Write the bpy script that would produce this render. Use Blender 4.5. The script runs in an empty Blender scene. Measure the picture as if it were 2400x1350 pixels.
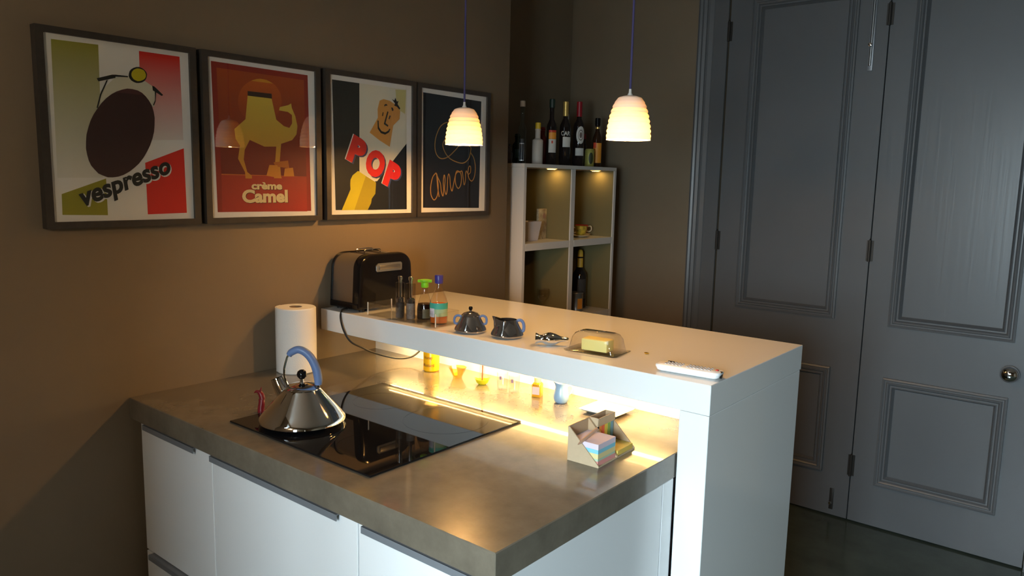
import bpy, bmesh, math, random
from mathutils import Vector, Matrix
random.seed(4)
scene = bpy.context.scene
COL = scene.collection
PI = math.pi

# ------------------------------------------------------------------ camera
cam_d = bpy.data.cameras.new('camera')
cam_d.sensor_width = 36.0
cam_d.lens = 26.8206
cam_d.clip_start = 0.02
cam = bpy.data.objects.new('camera', cam_d)
COL.objects.link(cam)
cam.location = (2.0391, -1.1102, 1.5090)
cam.rotation_euler = (1.42985, -0.02168, 0.68671)
scene.camera = cam

# ------------------------------------------------------------------ world: overcast daylight outside the window
world = bpy.data.worlds.new('daylight')
scene.world = world
world.use_nodes = True
bg = world.node_tree.nodes['Background']
bg.inputs['Color'].default_value = (0.70, 0.89, 1.0, 1)
bg.inputs['Strength'].default_value = 62.0

# window opening (in the wall behind the camera)
WX0, WX1, WZ0, WZ1, WY = 1.40, 2.62, 1.02, 2.22, -2.50
OX0, OX1, OZ, OY = 1.50, 3.30, 1.68, -1.60      # added opening before the window bay, shaped to limit daylight towards the posters
portal_d = bpy.data.lights.new('window_portal', 'AREA')
portal_d.shape = 'RECTANGLE'
portal_d.size = WX1 - WX0
portal_d.size_y = WZ1 - WZ0
portal_d.cycles.is_portal = True
portal = bpy.data.objects.new('window_portal', portal_d)
COL.objects.link(portal)
portal.location = ((WX0 + WX1) / 2, WY - 0.16, (WZ0 + WZ1) / 2)
portal.rotation_euler = (PI / 2, 0, 0)      # faces +Y, into the room
# added unseen high window, tinted, brightens the left side and the hob
NX0, NX1, NZ0, NZ1 = .56, .84, 1.95, 2.9
portal2_d = portal_d.copy()
portal2_d.size, portal2_d.size_y = NX1 - NX0, NZ1 - NZ0
portal2 = bpy.data.objects.new('added_window_portal', portal2_d)
COL.objects.link(portal2)
portal2.location = ((NX0 + NX1) / 2, OY - .13, (NZ0 + NZ1) / 2)
portal2.rotation_euler = (PI / 2, 0, 0)

vs = scene.view_settings
vs.view_transform = 'Standard'
vs.look = 'None'
vs.gamma = 1.0
vs.use_curve_mapping = False
vs.exposure = 0.06
BULB = 1950.0       # emission strength of the pendant bulbs
LED = 78.0         # emission strength of the strip under the bar
PUCK = 40.0

# ------------------------------------------------------------------ materials
MATS = {}
def mat(name, col=(.8, .8, .8),  rough=.5, metal=0.0, spec=.5, trans=0.0, ior=1.45, emit=None, estr=0.0, coat=0.0,
        noise=0.0, nscale=30.0, bump=0.0, bscale=200.0, alt=None, stretch=None):
    if name in MATS: return MATS[name]
    m = bpy.data.materials.new(name); m.use_nodes = True
    nt = m.node_tree; b = nt.nodes['Principled BSDF']
    b.inputs['Base Color'].default_value = (*col, 1)
    b.inputs['Roughness'].default_value = rough
    b.inputs['Metallic'].default_value = metal
    b.inputs['Specular IOR Level'].default_value = spec
    b.inputs['Transmission Weight'].default_value = trans
    b.inputs['IOR'].default_value = ior
    b.inputs['Coat Weight'].default_value = coat
    b.inputs['Coat Roughness'].default_value = 0.05
    if emit:
        b.inputs['Emission Color'].default_value = (*emit, 1)
        b.inputs['Emission Strength'].default_value = estr
    if noise > 0 or bump > 0:
        tc = nt.nodes.new('ShaderNodeTexCoord')
    if noise > 0:
        n = nt.nodes.new('ShaderNodeTexNoise'); n.inputs['Scale'].default_value = nscale
        n.inputs['Detail'].default_value = 6; n.inputs['Roughness'].default_value = .65
        nt.links.new(tc.outputs['Object'], n.inputs['Vector'])
        r = nt.nodes.new('ShaderNodeValToRGB')
        a = alt if alt else tuple(c * (1 - noise) for c in col)
        r.color_ramp.elements[0].position = .3; r.color_ramp.elements[0].color = (*a, 1)
        r.color_ramp.elements[1].position = .7; r.color_ramp.elements[1].color = (*tuple(min(1, c * (1 + noise * .6)) for c in col), 1)
        nt.links.new(n.outputs['Fac'], r.inputs['Fac']); nt.links.new(r.outputs['Color'], b.inputs['Base Color'])
    if bump > 0:
        n2 = nt.nodes.new('ShaderNodeTexNoise'); n2.inputs['Scale'].default_value = bscale; n2.inputs['Detail'].default_value = 3
        if stretch:
            mp = nt.nodes.new('ShaderNodeMapping'); mp.inputs['Scale'].default_value = stretch
            nt.links.new(tc.outputs['Object'], mp.inputs['Vector']); nt.links.new(mp.outputs['Vector'], n2.inputs['Vector'])
        else: nt.links.new(tc.outputs['Object'], n2.inputs['Vector'])
        bp = nt.nodes.new('ShaderNodeBump'); bp.inputs['Strength'].default_value = bump; bp.inputs['Distance'].default_value = .002
        nt.links.new(n2.outputs['Fac'], bp.inputs['Height']); nt.links.new(bp.outputs['Normal'], b.inputs['Normal'])
    MATS[name] = m
    return m

def thin_glass(name, tint=(1, 1, 1), rough=.01, refl=1.0):
    """a thin clear wall: straight-through tint plus Fresnel reflection"""
    if name in MATS: return MATS[name]
    m = bpy.data.materials.new(name); m.use_nodes = True
    nt = m.node_tree; nt.nodes.clear()
    out = nt.nodes.new('ShaderNodeOutputMaterial'); mix = nt.nodes.new('ShaderNodeMixShader')
    tr = nt.nodes.new('ShaderNodeBsdfTransparent'); tr.inputs['Color'].default_value = (*tint, 1)
    gl = nt.nodes.new('ShaderNodeBsdfGlossy'); gl.inputs['Roughness'].default_value = rough
    lw = nt.nodes.new('ShaderNodeLayerWeight'); lw.inputs['Blend'].default_value = .5
    pw = nt.nodes.new('ShaderNodeMath'); pw.operation = 'POWER'; pw.inputs[1].default_value = 4.0
    mu = nt.nodes.new('ShaderNodeMath'); mu.operation = 'MULTIPLY_ADD'; mu.inputs[1].default_value = .85 * refl; mu.inputs[2].default_value = .04 * refl
    nt.links.new(lw.outputs['Facing'], pw.inputs[0]); nt.links.new(pw.outputs[0], mu.inputs[0]); nt.links.new(mu.outputs[0], mix.inputs[0])
    nt.links.new(tr.outputs[0], mix.inputs[1]); nt.links.new(gl.outputs[0], mix.inputs[2]); nt.links.new(mix.outputs[0], out.inputs[0])
    MATS[name] = m
    return m

def fade(name, stops, axis='Z', rough=.5):
    """printed colour gradient along the sheet; stops = [(position in metres, colour)]"""
    m = bpy.data.materials.new(name); m.use_nodes = True
    nt = m.node_tree; b = nt.nodes['Principled BSDF']; b.inputs['Roughness'].default_value = rough
    tc = nt.nodes.new('ShaderNodeTexCoord'); sp = nt.nodes.new('ShaderNodeSeparateXYZ'); r = nt.nodes.new('ShaderNodeValToRGB')
    mr = nt.nodes.new('ShaderNodeMapRange'); lo, hi = stops[0][0], stops[-1][0]
    mr.inputs['From Min'].default_value = lo; mr.inputs['From Max'].default_value = hi
    nt.links.new(tc.outputs['Object'], sp.inputs[0]); nt.links.new(sp.outputs[axis], mr.inputs[0]); nt.links.new(mr.outputs[0], r.inputs['Fac'])
    el = r.color_ramp.elements
    for k, (p, c) in enumerate(stops):
        e = el[0] if k == 0 else (el[1] if k == len(stops) - 1 else el.new((p - lo) / (hi - lo)))
        if k in (0, len(stops) - 1): e.position = (p - lo) / (hi - lo)
    for e, (p, c) in zip(sorted(el, key=lambda e: e.position), stops): e.color = (*c, 1)
    nt.links.new(r.outputs['Color'], b.inputs['Base Color'])
    MATS[name] = m
    return m

WALL = mat('taupe_wall_paint', (.200, .149, .095), .62, noise=.06, nscale=3, bump=.08, bscale=140)
DOORP = mat('grey_door_paint', (.106, .109, .114), .36, noise=.05, nscale=4, bump=.16, bscale=110, stretch=(1, 1, .03))
CEIL = mat('ceiling_paint', (.50, .48, .45), .8, noise=.02, nscale=2)
FLOOR = mat('dark_green_floor', (.055, .070, .056), .16, noise=.25, nscale=6)
WHITE = mat('white_gloss_lacquer', (.80, .80, .79), .12, coat=.3)
WHITE_S = mat('white_satin_front', (.80, .80, .80), .22)
SHELFW = mat('white_shelf_board', (.62, .58, .53), .45)
CONC = mat('polished_concrete', (.165, .138, .102), .26, spec=.4, noise=.28, nscale=9, bump=.03, bscale=90, coat=.5)
CONC_E = CONC
BLACKG = mat('black_hob_glass', (.006, .006, .007), .025, spec=.55)
STEEL = mat('brushed_steel', (.42, .42, .42), .34, metal=1)
HANDLE = mat('anodised_grey_metal', (.22, .23, .25), .4, metal=.25)
CHROME = mat('polished_chrome', (.80, .80, .80), .04, metal=1)
CHROME_D = mat('dark_polished_steel', (.42, .40, .39), .08, metal=.94)
BLACKP = mat('black_gloss_plastic', (.006, .005, .005), .13, spec=.35)
BLACKR = mat('black_rubber', (.015, .013, .012), .5)
BLUEP = mat('blue_grey_plastic', (.115, .175, .34), .42)
PAPER = mat('white_paper_towel', (.82, .80, .76), .9, bump=.35, bscale=260)
FRAME = mat('dark_wood_frame', (.045, .038, .032), .38, noise=.2, nscale=40)
MATW = mat('white_poster_border', (.88, .87, .83), .6)
GLASS = thin_glass('clear_glass', (.985, .985, .98))
PICGLASS = thin_glass('picture_glass', (.98, .98, .98), .006, 1.5)
BROWNH = mat('dark_hinge', (.05, .045, .04), .4, metal=.6)
BLACK = mat('matte_black', (.012, .011, .010), .5)

# ------------------------------------------------------------------ mesh helpers
class MB:
    def __init__(s): s.bm = bmesh.new()
    def _mi(s, faces, mi, smooth=False):
        for f in faces: f.material_index = mi; f.smooth = smooth
    def box(s, x0, x1, y0, y1, z0, z1, bev=0.0, seg=2, mi=0, M=None):
        bm = bmesh.new()
        r = bmesh.ops.create_cube(bm, size=1)
        for v in bm.verts:
            v.co = Vector(((x0 + x1) / 2 + v.co.x * (x1 - x0), (y0 + y1) / 2 + v.co.y * (y1 - y0), (z0 + z1) / 2 + v.co.z * (z1 - z0)))
        if bev > 0: bmesh.ops.bevel(bm, geom=bm.edges[:], offset=bev, segments=seg, affect='EDGES', profile=.5)
        s.merge(bm, mi, M, smooth=bev > 0); return s
    def merge(s, bm, mi=0, M=None, smooth=False):
        mp = {}
        for v in bm.verts: mp[v] = s.bm.verts.new(M @ v.co if M else v.co)
        for f in bm.faces:
            try: nf = s.bm.faces.new([mp[v] for v in f.verts])
            except ValueError: continue
            nf.material_index = mi; nf.smooth = smooth
        bm.free()
    def lathe(s, prof, seg=32, c=(0, 0, 0), mi=0, axis='Z', a0=0.0, a1=2 * PI, smooth=True, M=None):
        full = abs(a1 - a0 - 2 * PI) < 1e-6
        n = seg if full else seg + 1
        rings = []
        for r, z in prof:
            if r < 1e-6: rings.append([s.bm.verts.new(s._ax((0, 0, z), c, axis, M))])
            else:
                rings.append([s.bm.verts.new(s._ax((r * math.cos(a0 + (a1 - a0) * k / seg), r * math.sin(a0 + (a1 - a0) * k / seg), z), c, axis, M)) for k in range(n)])
        for A, B in zip(rings, rings[1:]):
            for k in range(seg):
                k2 = (k + 1) % n if full else k + 1
                if len(A) == 1 and len(B) == 1: continue
                if len(A) == 1: vs_ = [A[0], B[k2], B[k]]
                elif len(B) == 1: vs_ = [A[k], A[k2], B[0]]
                else: vs_ = [A[k], A[k2], B[k2], B[k]]
                try: f = s.bm.faces.new(vs_)
                except ValueError: continue
                f.material_index = mi; f.smooth = smooth
        return s
    def _ax(s, p, c, axis, M):
        x, y, z = p
        if axis == 'X': x, y, z = z, x, y
        elif axis == 'Y': x, y, z = y, z, x
        v = Vector((x + c[0], y + c[1], z + c[2]))
        return M @ v if M else v
    def tube(s, pts, rad, seg=10, sub=6, mi=0, cap=True, M=None, closed=False):
        P = [Vector(p) for p in pts]
        R = rad if isinstance(rad, (list, tuple)) else [rad] * len(P)
        Q, RR = [], []
        n = len(P)
        for i in range(n - 1 if not closed else n):
            p0 = P[(i - 1) % n] if (closed or i > 0) else P[0] * 2 - P[1]
            p1, p2 = P[i], P[(i + 1) % n]
            p3 = P[(i + 2) % n] if (closed or i + 2 < n) else P[-1] * 2 - P[-2]
            for k in range(sub):
                t = k / sub
                Q.append(.5 * ((2 * p1) + (p2 - p0) * t + (2 * p0 - 5 * p1 + 4 * p2 - p3) * t * t + (3 * p1 - p0 - 3 * p2 + p3) * t ** 3))
                RR.append(R[i] + (R[(i + 1) % n] - R[i]) * t)
        if not closed: Q.append(P[-1]); RR.append(R[-1])
        rings = []; N = None
        for i, q in enumerate(Q):
            a = Q[i - 1] if i > 0 else (Q[-1] if closed else Q[0]); b = Q[(i + 1) % len(Q)] if (closed or i + 1 < len(Q)) else Q[-1]
            T = (b - a).normalized()
            if N is None:
                N = T.cross(Vector((0, 0, 1)))
                if N.length < .1: N = T.cross(Vector((1, 0, 0)))
            N = (N - T * N.dot(T)).normalized(); B = T.cross(N)
            ring = []
            for k in range(seg):
                a_ = 2 * PI * k / seg
                co = q + (N * math.cos(a_) + B * math.sin(a_)) * RR[i]
                ring.append(s.bm.verts.new(M @ co if M else co))
            rings.append(ring)
        pairs = list(zip(rings, rings[1:])) + ([(rings[-1], rings[0])] if closed else [])
        for A, B in pairs:
            for k in range(seg):
                f = s.bm.faces.new([A[k], A[(k + 1) % seg], B[(k + 1) % seg], B[k]]); f.material_index = mi; f.smooth = True
        if cap and not closed:
            f = s.bm.faces.new(rings[0][::-1]); f.material_index = mi
            f = s.bm.faces.new(rings[-1]); f.material_index = mi
        return s
    def prism(s, poly, d0, d1, plane='YZ', mi=0, M=None):
        """extrude a 2-D outline; plane gives the two axes of the outline, d0..d1 runs along the third"""
        def mk(a, b, d):
            co = {'YZ': (d, a, b), 'XZ': (a, d, b), 'XY': (a, b, d)}[plane]
            v = Vector(co); return s.bm.verts.new(M @ v if M else v)
        A = [mk(a, b, d0) for a, b in poly]; B = [mk(a, b, d1) for a, b in poly]
        fs = [s.bm.faces.new(A[::-1]), s.bm.faces.new(B)]
        n = len(poly)
        for k in range(n): fs.append(s.bm.faces.new([A[k], A[(k + 1) % n], B[(k + 1) % n], B[k]]))
        for f in fs: f.material_index = mi
        return s
    def flat(s, poly, x, mi=0):
        """flat printed patch in the plane X = x, facing +X; poly in (y, z)"""
        ar = sum(a[0] * b[1] - b[0] * a[1] for a, b in zip(poly, poly[1:] + poly[:1]))
        if ar < 0: poly = poly[::-1]
        f = s.bm.faces.new([s.bm.verts.new((x, a, b)) for a, b in poly]); f.material_index = mi
        return s
    def text(s, body, size, M, mi=0, bold=0.0, shear=0.0, extrude=0.0, align='LEFT', space=1.0, width=None):
        cu = bpy.data.curves.new('tmp_text', 'FONT'); cu.body = body; cu.size = size; cu.offset = bold; cu.shear = shear
        cu.extrude = extrude; cu.align_x = align; cu.space_character = space; cu.resolution_u = 4
        ob = bpy.data.objects.new('tmp_text', cu); COL.objects.link(ob)
        dg = bpy.context.evaluated_depsgraph_get(); me = bpy.data.meshes.new_from_object(ob.evaluated_get(dg))
        if width:
            xs = [v.co.x for v in me.vertices]; k = width / (max(xs) - min(xs)); x0 = min(xs)
            for v in me.vertices: v.co.x = (v.co.x - x0) * k
        bm = bmesh.new(); bm.from_mesh(me)
        s.merge(bm, mi, M)
        bpy.data.objects.remove(ob); bpy.data.curves.remove(cu); bpy.data.meshes.remove(me)
        return s
    def build(s, name, mats, parent=None, loc=None, rotz=0.0, sharp=35, fix=True):
        if fix: bmesh.ops.recalc_face_normals(s.bm, faces=s.bm.faces[:])
        me = bpy.data.meshes.new(name); s.bm.to_mesh(me); s.bm.free()
        for m in (mats if isinstance(mats, (list, tuple)) else [mats]): me.materials.append(m)
        if any(p.use_smooth for p in me.polygons): me.set_sharp_from_angle(angle=math.radians(sharp))
        o = bpy.data.objects.new(name, me); COL.objects.link(o)
        if parent: o.parent = parent
        if loc: o.location = loc
        if rotz: o.rotation_euler = (0, 0, rotz)
        return o

def tag(o, label=None, cat=None, group=None, kind=None):
    if label: o['label'] = label
    if cat: o['category'] = cat
    if group: o['group'] = group
    if kind: o['kind'] = kind
    return o
def thing(name, label, cat, loc=(0, 0, 0), rotz=0.0, group=None):
    o = bpy.data.objects.new(name, None); COL.objects.link(o); o.empty_display_size = .05
    o.location = loc; o.rotation_euler = (0, 0, rotz)
    return tag(o, label, cat, group)
def struct(o, label=None): return tag(o, label, None, None, 'structure')

# ------------------------------------------------------------------ room shell
YD = 2.432                 # face of the door wall
XA = -0.46                 # back of the alcove
YC = 1.348                 # corner of the chimney breast
XR, ZCEIL = 4.3, 2.95
struct(MB().box(XA - .1, XR + .1, WY - .1, YD + .35, -.1, 0).build('floor', FLOOR), 'dark green polished floor')
struct(MB().box(XA - .1, XR + .1, WY - .1, YD + .35, ZCEIL, ZCEIL + .1).build('ceiling', CEIL), 'plain pale ceiling')
struct(MB().box(XA - .1, 0, OY - .12, YC, 0, ZCEIL, bev=.004).build('wall_left', WALL), 'taupe wall carrying the four posters')
struct(MB().box(XA - .1, XA, YC, YD + .1, 0, ZCEIL).build('wall_alcove', WALL), 'taupe wall at the back of the alcove')
struct(MB().box(XR, XR + .1, WY, YD + .1, 0, ZCEIL).build('wall_right', WALL), 'taupe wall opposite the posters')
DX0, DX1, DX2, DZ = .447, 1.1515, 1.826, 2.50
m = MB().box(XA, DX0 - .004, YD, YD + .12, 0, ZCEIL).box(DX2 + .004, XR, YD, YD + .12, 0, ZCEIL).box(DX0 - .004, DX2 + .004, YD, YD + .12, DZ + .006, ZCEIL).box(DX0 - .004, DX2 + .004, YD + .06, YD + .12, 0, DZ + .006)
struct(m.build('wall_far', WALL), 'taupe wall around the tall grey doors')
m = MB().box(1.22, 1.32, WY - .15, OY - .12, 0, ZCEIL).box(1.32, WX0, WY - .15, WY, 0, ZCEIL).box(WX1, XR, WY - .15, WY, 0, ZCEIL).box(WX0, WX1, WY - .15, WY, 0, WZ0).box(WX0, WX1, WY - .15, WY, WZ1, ZCEIL)
struct(m.build('wall_bay_added', WALL), 'added unseen bay wall holding the window behind the viewer')  # bay added out of view to channel the daylight
m = MB().box(.001, NX0, OY - .12, OY, 0, ZCEIL).box(NX1, OX0, OY - .12, OY, 0, ZCEIL).box(NX0, NX1, OY - .12, OY, 0, NZ0).box(NX0, NX1, OY - .12, OY, NZ1, ZCEIL).box(OX1, XR, OY - .12, OY, 0, ZCEIL).box(OX0, OX1, OY - .12, OY, OZ, ZCEIL)
struct(m.build('wall_back_added', WALL), 'added unseen wall with a wide opening that narrows the daylight')  # added wall, keeps direct daylight off the left side
win = struct(MB().box(WX0, WX0 + .05, WY - .12, WY - .06, WZ0, WZ1).box(WX1 - .05, WX1, WY - .12, WY - .06, WZ0, WZ1)
    .box(WX0 + .05, WX1 - .05, WY - .12, WY - .06, WZ0, WZ0 + .05).box(WX0 + .05, WX1 - .05, WY - .12, WY - .06, WZ1 - .05, WZ1)
    .box((WX0 + WX1) / 2 - .025, (WX0 + WX1) / 2 + .025, WY - .12, WY - .06, WZ0 + .05, WZ1 - .05).build('window_1', WHITE_S), 'white framed window')
for k in range(2):
    a = WX0 + .05 if k == 0 else (WX0 + WX1) / 2 + .025
    b = (WX0 + WX1) / 2 - .025 if k == 0 else WX1 - .05
    MB().box(a, b, WY - .092, WY - .088, WZ0 + .05, WZ1 - .05).build('pane', GLASS, win)
w2 = struct(MB().box(NX0, NX0 + .015, OY - .09, OY - .05, NZ0, NZ1).box(NX1 - .015, NX1, OY - .09, OY - .05, NZ0, NZ1).box(NX0 + .015, NX1 - .015, OY - .09, OY - .05, NZ0, NZ0 + .015)
    .box(NX0 + .015, NX1 - .015, OY - .09, OY - .05, NZ1 - .015, NZ1).build('window_added', WHITE_S), 'added narrow high tinted window, unseen, facing the hob')
MB().box(NX0 + .015, NX1 - .015, OY - .072, OY - .068, NZ0 + .015, NZ1 - .015).build('pane', thin_glass('tinted_window_glass', (.30, .30, .30)), w2)
struct(MB().box(XA, DX0 - .15, YD - .018, YD, 0, .16, bev=.004).build('baseboard_far', DOORP), 'grey baseboard left of the doors')

# ---- doors
def moulding(x0, x1, z0, z1, y, prof, name, parent, m):
    """mitred moulding run around a rectangle in the XZ plane; prof = [(distance inwards, proud of y)]"""
    b = MB(); rings = []
    for d, h in prof:
        rings.append([b.bm.verts.new((x, y - h, z)) for x, z in ((x0 + d, z0 + d), (x1 - d, z0 + d), (x1 - d, z1 - d), (x0 + d, z1 - d))])
    for A, B in zip(rings, rings[1:]):
        for k in range(4): b.bm.faces.new([A[k], A[(k + 1) % 4], B[(k + 1) % 4], B[k]])
    return b.build(name, m, parent)
PROF = [(0, 0), (0, .012), (.007, .015), (.012, .010), (.016, .010), (.020, .0155), (.026, .012), (.031, .002), (.036, .002), (.040, .006), (.044, -.004), (.048, -.012)]
def leaf(name, x0, x1, px0, px1, zs, label):
    y0, y1 = YD + .004, YD + .046
    b = MB()
    b.box(x0, px0, y0, y1, .008, DZ).box(px1, x1, y0, y1, .008, DZ)
    edges = [.008] + [v for z in zs for v in z] + [DZ]
    for a, c in zip(edges[0::2], edges[1::2]): b.box(px0, px1, y0, y1, a, c)
    o = struct(b.build(name, DOORP), label)
    for z0, z1 in zs:
        MB().box(px0 + .001, px1 - .001, y0 + .014, y1 - .006, z0 + .001, z1 - .001).build('panel', DOORP, o)
        moulding(px0 - .006, px1 + .006, z0 - .006, z1 + .006, y0 - .0005, PROF, 'panel_moulding', o, DOORP)
    return o
def hinge(o, x, z0, z1):
    b = MB(); b.lathe([(0, 0), (.0065, 0), (.0065, z1 - z0), (0, z1 - z0)], 10, (x, YD - .006, z0))
    b.lathe([(0, z1 - z0), (.004, z1 - z0 + .001), (0, z1 - z0 + .008)], 10, (x, YD - .006, z0))
    b.box(x - .014, x + .014, YD + .0005, YD + .005, z0 + .002, z1 - .002).build('hinge', BROWNH, o)
d1 = leaf('door_1', DX0 + .002, DX1 - .0025, .566, 1.022, ((.213, .694), (.928, 2.352)), 'tall grey panelled door behind the bar')
d2 = leaf('door_2', DX1 + .0025, DX2 - .002, 1.257, 1.708, ((.205, .685), (.922, 2.352)), 'tall grey panelled door with the chrome knob')
for z0, z1 in ((2.18, 2.272), (1.19, 1.284), (.215, .315)):
    hinge(d1, DX0, z0, z1); hinge(d2, DX1, z0, z1)
b = MB().lathe([(0, -.062), (.018, -.060), (.030, -.050), (.034, -.036), (.030, -.024), (.018, -.016), (.011, -.012), (.011, -.004), (.024, -.003), (.026, .002), (0, .002)], 28, (0, 0, 0), axis='Y')
tag(b.build('door_knob', CHROME, d2, loc=(1.712, YD + .003, .793)), 'round chrome door knob')
# slide bolt near the top of the first door, and its keep near the floor
b = MB().box(1.078, 1.098, YD - .002, YD + .004, 2.0, 2.30, bev=.0015).build('slide_bolt', HANDLE, d1)
tag(b, 'slim polished metal slide bolt')
MB().tube([(1.088, YD - .007, 2.02), (1.088, YD - .007, 2.29)], .005, 10, 1).build('bolt_rod', STEEL, b)
MB().lathe([(0, -.024), (.007, -.022), (.008, -.015), (.004, -.010), (.004, 0), (0, 0)], 12, (1.088, YD - .007, 2.105), axis='Y').build('bolt_knob', CHROME, b)
b = MB().box(1.070, 1.088, YD - .001, YD + .004, .035, .135, bev=.0015).build('floor_bolt', BROWNH, d1)
MB().lathe([(0, -.02), (.006, -.019), (.007, -.013), (.004, -.009), (.004, 0), (0, 0)], 12, (1.079, YD - .003, .07), axis='Y').build('bolt_knob', CHROME, b)
# architrave: stepped casing on both sides and above
ARC = [(.300, .0), (.300, .030), (.310, .034), (.320, .030), (.324, .022), (.338, .018), (.345, .024), (.352, .018), (.372, .014), (.376, .010), (.444, .010), (.444, 0)]
b = MB()
b.prism([(x, YD - h) for x, h in ARC], 0, DZ + .15, 'XY')
struct(b.build('trim_1', DOORP), 'stepped grey door casing by the shelf alcove')
b = MB(); b.prism([(2.273 - x, YD - h) for x, h in ARC], 0, DZ + .15, 'XY')
struct(b.build('trim_2', DOORP), 'stepped grey door casing right of the doors')
struct(MB().box(.4445, 1.8285, YD - .03, YD, DZ + .008, DZ + .15, bev=.004).build('trim_3', DOORP), 'grey casing above the doors')

# ------------------------------------------------------------------ peninsula
ZC, ZB = .910, 1.0788
LC, LB = 1.292, 1.3653
Y0, Y2, Y3, Y4 = -.2212, .4034, .9819, .6357
wt = MB()
wt.box(.001, LC, Y0, Y4 - .001, .852, ZC, bev=.0018, seg=1)
tag(wt.build('worktop', CONC), 'brown-grey polished concrete worktop with a thick square edge', 'worktop')

bar = thing('breakfast_bar', 'white glossy raised breakfast bar with a waterfall end', 'bar counter', (0, 0, 0))
MB().box(.001, LB, Y2, Y3, ZB - .0688, ZB, bev=.0012, seg=1).build('bar_top', WHITE, bar)
MB().box(LC + .0016, LB - .0008, Y2 + .0008, Y3 - .006, .001, ZB - .0698, bev=.0012, seg=1).build('end_panel', WHITE, bar)
MB().box(.001, LC + .001, Y4, Y4 + .02, .001, ZB - .0695).build('back_panel', WHITE, bar)
tag(MB().box(LC - .002, LC + .0012, Y2 - .0035, Y2 - .0012, .855, ZC - .001).build('edge_strip', BLACKR, bar), 'thin dark strip where worktop meets bar')

led = thing('led_strip', 'glowing warm light strip under the white bar', 'light strip', (0, 0, ZB - .0690))
MB().box(.17, 1.21, .548, .560, -.010, 0).build('channel', STEEL, led)
LEDM = mat('led_glow', (1, .8, .5), .5, emit=(1, .64, .24), estr=LED)
MB().box(.172, 1.208, .5455, .5625, -.0115, -.0102).build('diffuser', LEDM, led)

# drawer units (front plane just under the overhang)
YF = -.206
def drawer_unit(x0, x1, hx0, hx1, label):
    t = thing('drawer_unit', label, 'drawer unit', (x0, YF, 0), group='drawer units under the worktop')
    w = x1 - x0
    MB().box(.001, w - .001, .0202, .55, .10, .850).build('carcass', WHITE_S, t)
    MB().box(.001, w - .001, .06, .075, .001, .0995).build('plinth', HANDLE, t)
    for z0, z1 in ((.487, .846), (.105, .482)):
        dr = MB().box(.0015, w - .0015, 0, .0195, z0, z1, bev=.0012, seg=1).build('drawer_front', WHITE_S, t)
        b = MB().box(hx0 - x0, hx1 - x0, -.0125, .012, z1 + .0003, z1 + .0022).box(hx0 - x0, hx1 - x0, -.0135, -.0115, z1 - .0115, z1 + .0022)
        b.build('handle', HANDLE, dr)
    return t
drawer_unit(.030, .392, .066, .325, 'narrow white drawer unit against the taupe wall')
drawer_unit(.393, .929, .402, .879, 'wide white drawer unit below the hob')
drawer_unit(.930, 1.278, .954, 1.237, 'white drawer unit at the open end of the worktop')
tag(MB().box(1.2795, 1.290, YF + .021, .350, .001, .8510, bev=.0008, seg=1).build('cabinet_end_panel', WHITE_S), 'plain white end panel under the worktop', 'panel')
tag(MB().box(1.2795, 1.290, .3535, .4010, .001, .8510, bev=.0008, seg=1).build('filler_strip', WHITE_S), 'narrow white filler strip between end panel and bar', 'panel')

# hob
hob = thing('induction_hob', 'flat black glass hob set in the concrete worktop', 'hob', (0, 0, ZC))
MB().box(.382, .902, -.152, .334, .0002, .0045, bev=.0012, seg=1).build('glass_top', BLACKG, hob)
b = MB()
ZONE = mat('hob_zone_print', (.012, .012, .013), .06)
for cx, cy, r in ((.52, -.03, .085), (.52, .21, .075), (.76, -.03, .075), (.76, .21, .105)):
    b.lathe([(r, .0047), (r + .0012, .0047)], 48, (cx, cy, 0), smooth=False)
b.build('zone_print', ZONE, hob, fix=False)

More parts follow.
